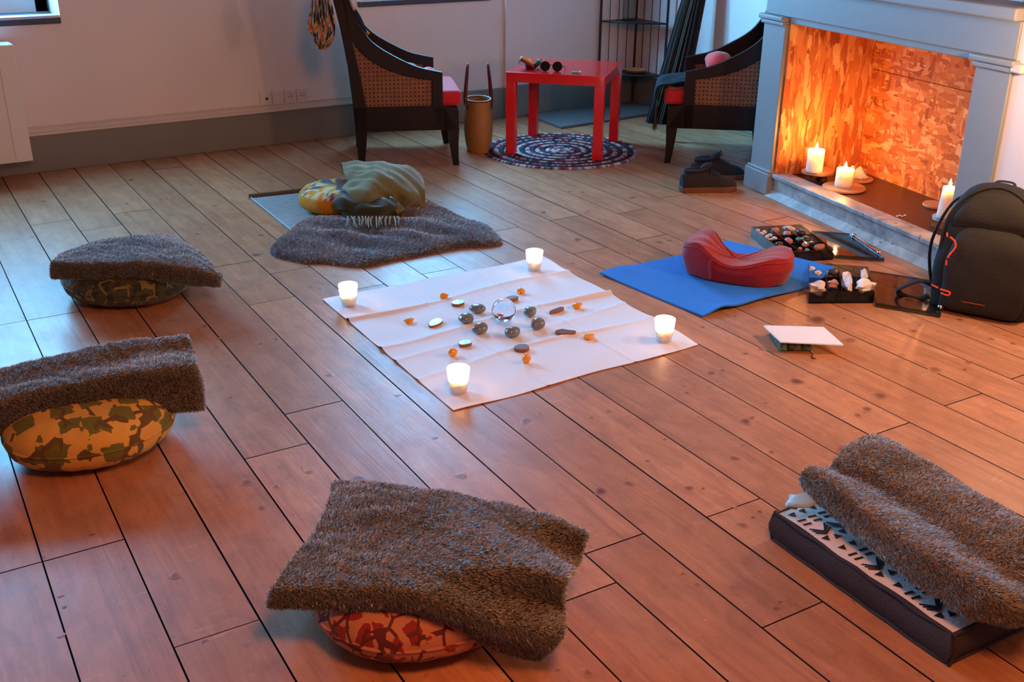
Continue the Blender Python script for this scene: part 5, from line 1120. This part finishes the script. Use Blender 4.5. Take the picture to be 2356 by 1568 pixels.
for x in (.026, TS - .026):
    for y in (.026, TS - .026): mb = MB(); mb.box((x, sy * y, (TZ - .062) / 2), (.051, .051, TZ - .062)); mb.build('leg', 'redt', tb, bevel=.002)
# on the table
o0 = P(1212, 158, TZ); pk = thing('snack_packet', 'yellow and red snack packet at the left end of the red table', 'packet', o0, 0)
R_ = Matrix.Rotation(math.radians(-38), 3, 'Z') @ Matrix.Rotation(math.radians(28), 3, 'Y') @ Matrix.Rotation(math.radians(-30), 3, 'X')
mb = MB(); mb.box((0, 0, .032), (.085, .058, .022), rot=R_); mb.build('pack_front', M('yellow_wrapper', lin(236, 150, 20), .35, .15, 30), pk, bevel=.006)
mb = MB(); mb.box((-.004, -.004, .022), (.090, .062, .016), rot=R_); mb.build('pack_back', M('maroon_wrapper', lin(110, 20, 24), .35, .2, 30), pk, bevel=.005)
mb = MB(); mb.box((.022, .002, .046), (.016, .012, .003), rot=R_); mb.build('pack_label', 'paper', pk)
o0 = P(1228, 160, TZ); tu = thing('cosmetic_tube', 'dark tube with green band leaning on the snack packet', 'tube', o0)
e0, e1 = Vector((0, 0, .016)), P(1243, 139, TZ + .03) - o0
mb = MB(); mb.tube([e0, e0.lerp(e1, .6)], .015, 12); mb.build('tube_body', 'pack', tu); mb = MB(); mb.tube([e0.lerp(e1, .6), e0.lerp(e1, .8)], .0155, 12); mb.build('tube_band', 'gemg', tu); mb = MB(); mb.tube([e0.lerp(e1, .8), e1], [.014, .010], 12); mb.build('tube_cap', M('mauve_cap', lin(96, 60, 74), .4, 0), tu)
g0 = P(1254, 163, TZ); g1_ = P(1282, 164, TZ); sg = thing('sunglasses', 'round dark sunglasses on the red table', 'sunglasses', (g0 + g1_) / 2)
ga = math.atan2(g1_.y - g0.y, g1_.x - g0.x); Rg = Matrix.Rotation(ga, 3, 'Z'); hd = (g1_ - g0).length / 2
for s in (-1, 1):
    c = Rg @ Vector((s * hd, 0, .025)); X = Rg @ Vector((1, 0, 0)); Z = (Rg @ Vector((0, .25, .97))).normalized()
    mb = MB(); pts = [c + X * .0255 * math.cos(a) + Z * .0245 * math.sin(a) for a in np.linspace(0, 2 * math.pi, 28, endpoint=False)]; mb.prism(pts, Rg @ Vector((0, .002, 0))); mb.tube([p for p in pts], .002, 6, closed=True); mb.build('lens', 'lens', sg)
    mb = MB(); mb.tube(crline([c + X * s * .024 + Z * .004, c + X * s * .033 + Rg @ Vector((0, .03, -.006)), c + X * s * .03 + Rg @ Vector((0, .10, -.012)), c + X * s * .026 + Rg @ Vector((0, .13, -.021))], 10), .002, 6); mb.build('temple_arm', 'lens', sg)
mb = MB(); mb.tube(crline([Rg @ Vector((-hd + .022, 0, .028)), Rg @ Vector((0, -.003, .033)), Rg @ Vector((hd - .022, 0, .028))], 8), .002, 6); mb.build('bridge', 'lens', sg)
o0 = P(1324, 169, TZ); lt_ = thing('lighter', 'turquoise lighter lying on the red table near its front edge', 'lighter', o0, ta + .15)
mb = MB(); mb.box((0, 0, .006), (.042, .013, .010)); mb.build('lighter_body', 'teal', lt_, bevel=.003); mb = MB(); mb.box((.025, 0, .009), (.009, .013, .014)); mb.build('lighter_head', 'steel', lt_, bevel=.002)

# ------------------------------------------------------------------ basket
bk0 = P(1101, 346); bk = thing('tote_basket', 'tall woven bag basket with black lining beside the left armchair', 'basket', bk0, math.radians(-23))
prof = [(.060, 0), (.068, .004), (.080, .06), (.086, .13), (.084, .20), (.078, .27), (.076, .285)]
pr = [tuple(p[:2]) for p in crline([(a, b, 0) for a, b in prof], 60)]
mb = MB(); mb.lathe([(r * (1 + .012 * math.sin(z * 520)), z) for r, z in pr] + [(.070, .283), (.072, .20), (.070, .05), (.03, .03)], 64, sx=.92, sy=1.25, fn=lambda a, z: 1 + .006 * math.sin(a * 48) * (1 if int(z / .012) % 2 else -1)); mb.build('wicker_body', 'wicker', bk, smooth=60)
mb = MB(); mb.lathe([(.0765, .281), (.0775, .287), (.074, .289), (.0715, .284), (.0715, .20), (.068, .06), (.01, .05)], 48, sx=.92, sy=1.25, cap=False); mb.build('lining', 'darkfab', bk)
mb = MB(); mb.tube([(.0745 * .92 * math.cos(a), .0745 * 1.25 * math.sin(a), .289) for a in np.linspace(0, 2 * math.pi, 48, endpoint=False)], .0032, 6, closed=True); mb.build('rim', 'linen', bk)
for s in (-1, 1):
    mb = MB(); mb.tube(crline([(s * .066, -.05, .24), (s * .071, -.045, .30), (s * .066 + s * -.005, -.03, .42), (s * .055, 0, .475), (s * .061, .03, .42), (s * .071, .045, .30), (s * .066, .05, .24)], 26), .0055, 8); mb.build('handle', 'leather', bk)

# ------------------------------------------------------------------ slate slab and corner shelf
mb = MB(); s0, s1, s2 = P(1202, 264), P(1292, 297), P(1499, 262)
mb.prism([(s1.x, s1.y, 0), (CX - .024, s2.y - .02, 0), (CX - .024, WY - .052, 0), (s0.x, WY - .052, 0)], (0, 0, .016)); sl_ = mb.build('stone_slab', 'slate', origin=(4.1, 5.5, 0), bevel=.002); tag(sl_, 'grey stone floor slab in the corner under the black shelf', 'slab')
pL, pR, pC = Vector((4.295, 5.755, .016)), Vector((4.575, 5.42, .016)), Vector((4.585, 5.75, .016))
sh = thing('corner_shelf', 'black iron corner shelf with thin bars in the far corner', 'shelf', pC)
for p in (pL, pR, pC): mb = MB(); mb.tube([p - pC, p - pC + Vector((0, 0, 1.55))], .0085, 10); mb.build('post', 'shelf', sh)
for a, b, n in ((pL, pC, 3), (pR, pC, 3)):
    for k in range(1, n + 1):
        p = a.lerp(b, k / (n + 1)) - pC; mb = MB(); mb.tube([p + Vector((0, 0, .22)), p + Vector((0, 0, 1.5))], .0026, 6); mb.build('bar', 'shelf', sh)
for z in (.215, .545, .90, 1.25):
    mb = MB(); L_, R2_, C_ = pL - pC, pR - pC, Vector((0, 0, 0)); arc = []
    for k in range(13):
        t = k / 12; q = L_.lerp(R2_, t); bulge = (q - C_).normalized() * .045 * math.sin(math.pi * t); arc.append(q + bulge)
    mb.prism([Vector((p.x, p.y, z)) for p in [C_] + arc], (0, 0, .006)); mb.tube([Vector((p.x, p.y, z + .002)) for p in arc], .006, 6); mb.tube([Vector((C_.x, C_.y, z)), Vector((L_.x, L_.y, z))], .004, 6); mb.tube([Vector((C_.x, C_.y, z)), Vector((R2_.x, R2_.y, z))], .004, 6)
    mb.build('shelf_board', 'shelf', sh)
vz = .016 + .545 + .0065; vp = P(1448, 46, vz); vs_ = thing('glass_vase', 'clear square glass vase on the middle board of the corner shelf', 'vase', vp)
mb = MB()
for s in (-1, 1): mb.box((s * .042, 0, .14), (.004, .088, .28), rz=0); mb.box((0, s * .042, .14), (.088, .004, .28))
mb.box((0, 0, .008), (.088, .088, .014)); mb.build('vase_body', 'glass', vs_); vs_.rotation_euler = (0, 0, -.7)
wb = P(1488, 160, .24); mb = MB(); mb.lathe([(.03, 0), (.06, .004), (.075, .02), (.071, .021), (.055, .008), (.001, .006)], 32); o = mb.build('shallow_bowl', 'woodc'); o.location = Vector((4.50, 5.62, .016 + .215 + .0065)); tag(o, 'shallow pale wooden bowl on the lowest board of the corner shelf', 'bowl')
mb = MB(); mb.ellipsoid((0, 0, .024), (.034, .028, .024), 16, 10, fn=lambda d: 1 + .15 * math.sin(5 * d.x + 2 * d.y)); o = mb.build('dark_lump', 'bark'); o.location = Vector((4.385, 5.70, .016 + .215 + .0065)); tag(o, 'dark brown wooden lump left of the bowl on the corner shelf', 'ornament')

# reed bundle leaning on the wall
rb0 = Vector((4.36, 5.14, 0)); rt0 = Vector((4.585, 5.03, 1.35)); rb = thing('reed_bundle', 'tall dark bundle of reeds leaning on the wall behind the right armchair', 'reeds', rb0)
dirv = (rt0 - rb0); side = Vector((.70, -.71, 0))
mb = MB(); mb2 = MB()
for k in range(150):
    a = random.uniform(-1, 1); b = random.uniform(-1, 1)
    if a * a + b * b > 1: continue
    p0 = side * a * .115 + Vector((.71, .70, 0)) * b * .05; p1 = dirv * random.uniform(.9, 1.1) + side * a * .030 + Vector((.71, .70, 0)) * b * .03
    (mb if k % 4 else mb2).tube([p0, p0.lerp(p1, .5) + Vector((random.uniform(-.006, .006), random.uniform(-.006, .006), 0)), p1], [.0055, .005, .004], 5)
mb.build('reeds', 'darkfab', rb); mb2.build('pale_reeds', 'reed', rb)

# ------------------------------------------------------------------ radiator and sockets
RY = WY - .105
ra = thing('radiator', 'white panel radiator under the left window', 'radiator', (.30, WY - .085, .085))
rx1 = P(75, 370, .058).x
rx1 = .742
mb = MB(); mb.box((rx1 / 2 - .30 - .2, -.006, .29), (rx1 + .40, .150, .56)); rb_ = mb.build('casing', 'enamel', ra, bevel=.004)
mb = MB()
for k in range(9): mb.box((rx1 - .30 - .075 - k * .13, -.083, .28), (.004, .004, .50))
mb.build('front_ribs', 'enamel', ra)
mb = MB(); mb.box((rx1 / 2 - .50, -.002, .565), (rx1 + .392, .156, .012)); 
for k in range(3): mb.box((rx1 / 2 - .52, -.04 + k * .036, .572), (rx1 + .30, .006, .003))
mb.build('top_grille', 'enamel', ra, bevel=.002)
for i, (u, lb) in enumerate(((601, 'leftmost white wall plate with a dark round hole'), (630, 'blank white wall plate beside the one with the dark hole'), (657, 'white power socket, left of the pair'), (683, 'white power socket, right of the pair'))):
    x = 2.015 + i * .072; sk = thing('socket_plate', lb, 'socket', (x, WY, .262), 0, 'wall plates above the skirting')
    mb = MB(); mb.box((0, -.005, 0), (.068, .010, .072)); mb.build('plate', 'plastic', sk, bevel=.003)
    if i >= 2:
        mb = MB(); mb.tube([(.020 * math.cos(a), -.011, .020 * math.sin(a)) for a in np.linspace(0, 2 * math.pi, 24, endpoint=False)], .0022, 6, closed=True); mb.build('socket_rim', 'plastic', sk)
        mb = MB(); [mb.box((s * .0095, -.0105, -.002), (.005, .002, .005)) for s in (-1, 1)]; mb.box((0, -.0105, .011), (.004, .002, .004)); mb.build('pin_hole_shade', 'dark', sk)  # black studs painted as the shade in the pin holes
    elif i == 0: mb = MB(); mb.ellipsoid((.004, -.011, -.002), (.008, .003, .008), 12, 8); mb.build('cable_hole_shade', 'dark', sk)  # black bump painted as the shade in the cable hole
    else: mb = MB(); mb.box((0, -.0108, 0), (.042, .002, .044)); mb.build('cover_insert', 'plastic', sk, bevel=.001)
# pot on the middle sill
pp_ = Vector((2.90, WY + .10, .757)); mb = MB(); mb.lathe([(.055, 0), (.068, .01), (.078, .09), (.080, .10), (.072, .10), (.06, .02), (.001, .015)], 32); o = mb.build('dark_pot', 'pack'); o.location = Vector((2.82, WY + .10, .7545)); tag(o, 'black pot standing on the window sill above the left armchair', 'pot')
mb = MB(); mb.ellipsoid((0, 0, .03), (.05, .035, .03), 16, 10); o = mb.build('small_ornament', 'greend'); o.location = FP(1.16, -.10, 1.0045); tag(o, 'small dark green ornament on the mantel top near its right end', 'ornament')

# ------------------------------------------------------------------ candles in the fireplace
HZ0 = .1005
def pillar(px, z, r, h, label, pw, lean=0, drip=True, col_=None):
    t = thing('pillar_candle', label, 'candle', P(*px, z), 0)
    prof = [(r * .98, 0), (r, .004), (r, h * .9), (r * .97, h), (r * .82, h - .003), (r * .55, h - .010), (.001, h - .011)]
    mb = MB(); mb.lathe(prof, 32, fn=lambda a, q: 1 + .025 * math.sin(3 * a + q * 60)); 
    if lean:
        mb.v = [(x + z_ * lean, y, z_) for x, y, z_ in mb.v]
    mb.build('wax', 'wax', t, smooth=60)
    mb = MB(); mb.tube([(lean * h, 0, h - .012), (lean * h, 0, h + .002)], .001, 6); mb.build('wick', 'wick', t)
    f = flame_mesh(t, h + .001, .032, .0065); f.location = (lean * h, 0, 0)
    point('fireplace_candle_light', t.location + Vector((lean * h - .01, -.01, h + .030)), pw, FLAME, .008)
    return t
def wood_stand(px, r, h, label, legs=3):
    t = thing('wooden_stand', label, 'stand', P(*px, HZ0)); mb = MB(); mb.lathe([(r * .97, h - .016), (r, h - .012), (r, h - .002), (r * .97, h), (.001, h)], 36, fn=lambda a, z: 1 + .05 * math.sin(3 * a) + .04 * math.sin(5 * a + 1)); mb.build('stand_top', 'woodc', t)
    for k in range(legs): a = 2 * math.pi * k / legs + .6; mb = MB(); mb.tube([(r * .55 * math.cos(a), r * .55 * math.sin(a), 0), (r * .5 * math.cos(a), r * .5 * math.sin(a), h - .015)], .013, 10); mb.build('leg', 'bark', t)
    return t
def disc(px, r, label, mat='woodc', h=.012, sx=1.0, z=HZ0, name='wooden_disc'):
    mb = MB(); mb.lathe([(r * .96, 0), (r, .003), (r, h - .003), (r * .96, h), (.001, h)], 40, sx=sx, fn=lambda a, z: 1 + .02 * math.sin(2 * a + 1)); o = mb.build(name, mat); o.location = P(*px, z); return tag(o, label, 'plate')
wood_stand((1880, 413), .072, .048, 'small three-legged wooden stand at the back left of the firebox')
pillar((1873, 394), HZ0 + .0485, .0385, .105, 'lit thick white candle on the three-legged stand in the firebox', 3.8)
disc((1941, 434), .098, 'round pale wooden disc at the front of the firebox')
pillar((1940, 428), HZ0 + .0125, .039, .083, 'lit squat melted candle on the wooden disc in the firebox', 2.2)
disc((1974, 414), .070, 'small pale dish behind the squat candle in the firebox')
mb = MB(); mb.lathe([(.030, 0), (.038, .01), (.030, .025), (.020, .04), (.008, .055), (.001, .06)], 20, fn=lambda a, z: 1 + .18 * math.sin(5 * a + z * 100)); o = mb.build('sea_shell', 'stone_l'); o.location = P(1976, 411, HZ0 + .0125); tag(o, 'whitish shell on the dish behind the squat candle', 'shell')
mb = MB(); mb.lathe([(.011, 0), (.011, .045), (.008, .055), (.001, .057)], 16); o = mb.build('candle_stub', 'wax'); o.location = P(1959, 408, HZ0 + .0125); tag(o, 'thin unlit candle stub just behind the squat candle', 'candle')
disc((2152, 474), .055, 'pale disc behind the tall candle at the right of the firebox')
hp = P(2166, 524, HZ0); gh = thing('glass_candle_holder', 'ribbed glass holder of the tall candle, right of the firebox', 'candle holder', hp)
mb = MB(); mb.lathe([(.046, 0), (.048, .003), (.048, .050), (.046, .052), (.042, .050), (.042, .008), (.001, .006)], 40, fn=lambda a, z: 1 + .02 * math.sin(12 * a)); mb.build('glass_cup', 'glass', gh)
mb = MB(); mb.lathe([(.041, .036), (.041, .050), (.0405, .051), (.001, .051)], 32); mb.build('top_plate', 'stone_l', gh)
pillar((2168, 500), HZ0 + .0520, .0245, .125, 'tall thin lit white candle in the right corner of the firebox', 2.4, .12)
mb = MB(); [mb.ellipsoid(P(2064 + k * 6, 497 - (k % 2) * 2, HZ0 + .004), (.006, .004, .003), 8, 6) for k in range(4)]
tag(mb.build('paper_scrap', 'paper', origin=P(2072, 498, HZ0)), 'tiny white scrap lying on the brown hearth', 'scrap')
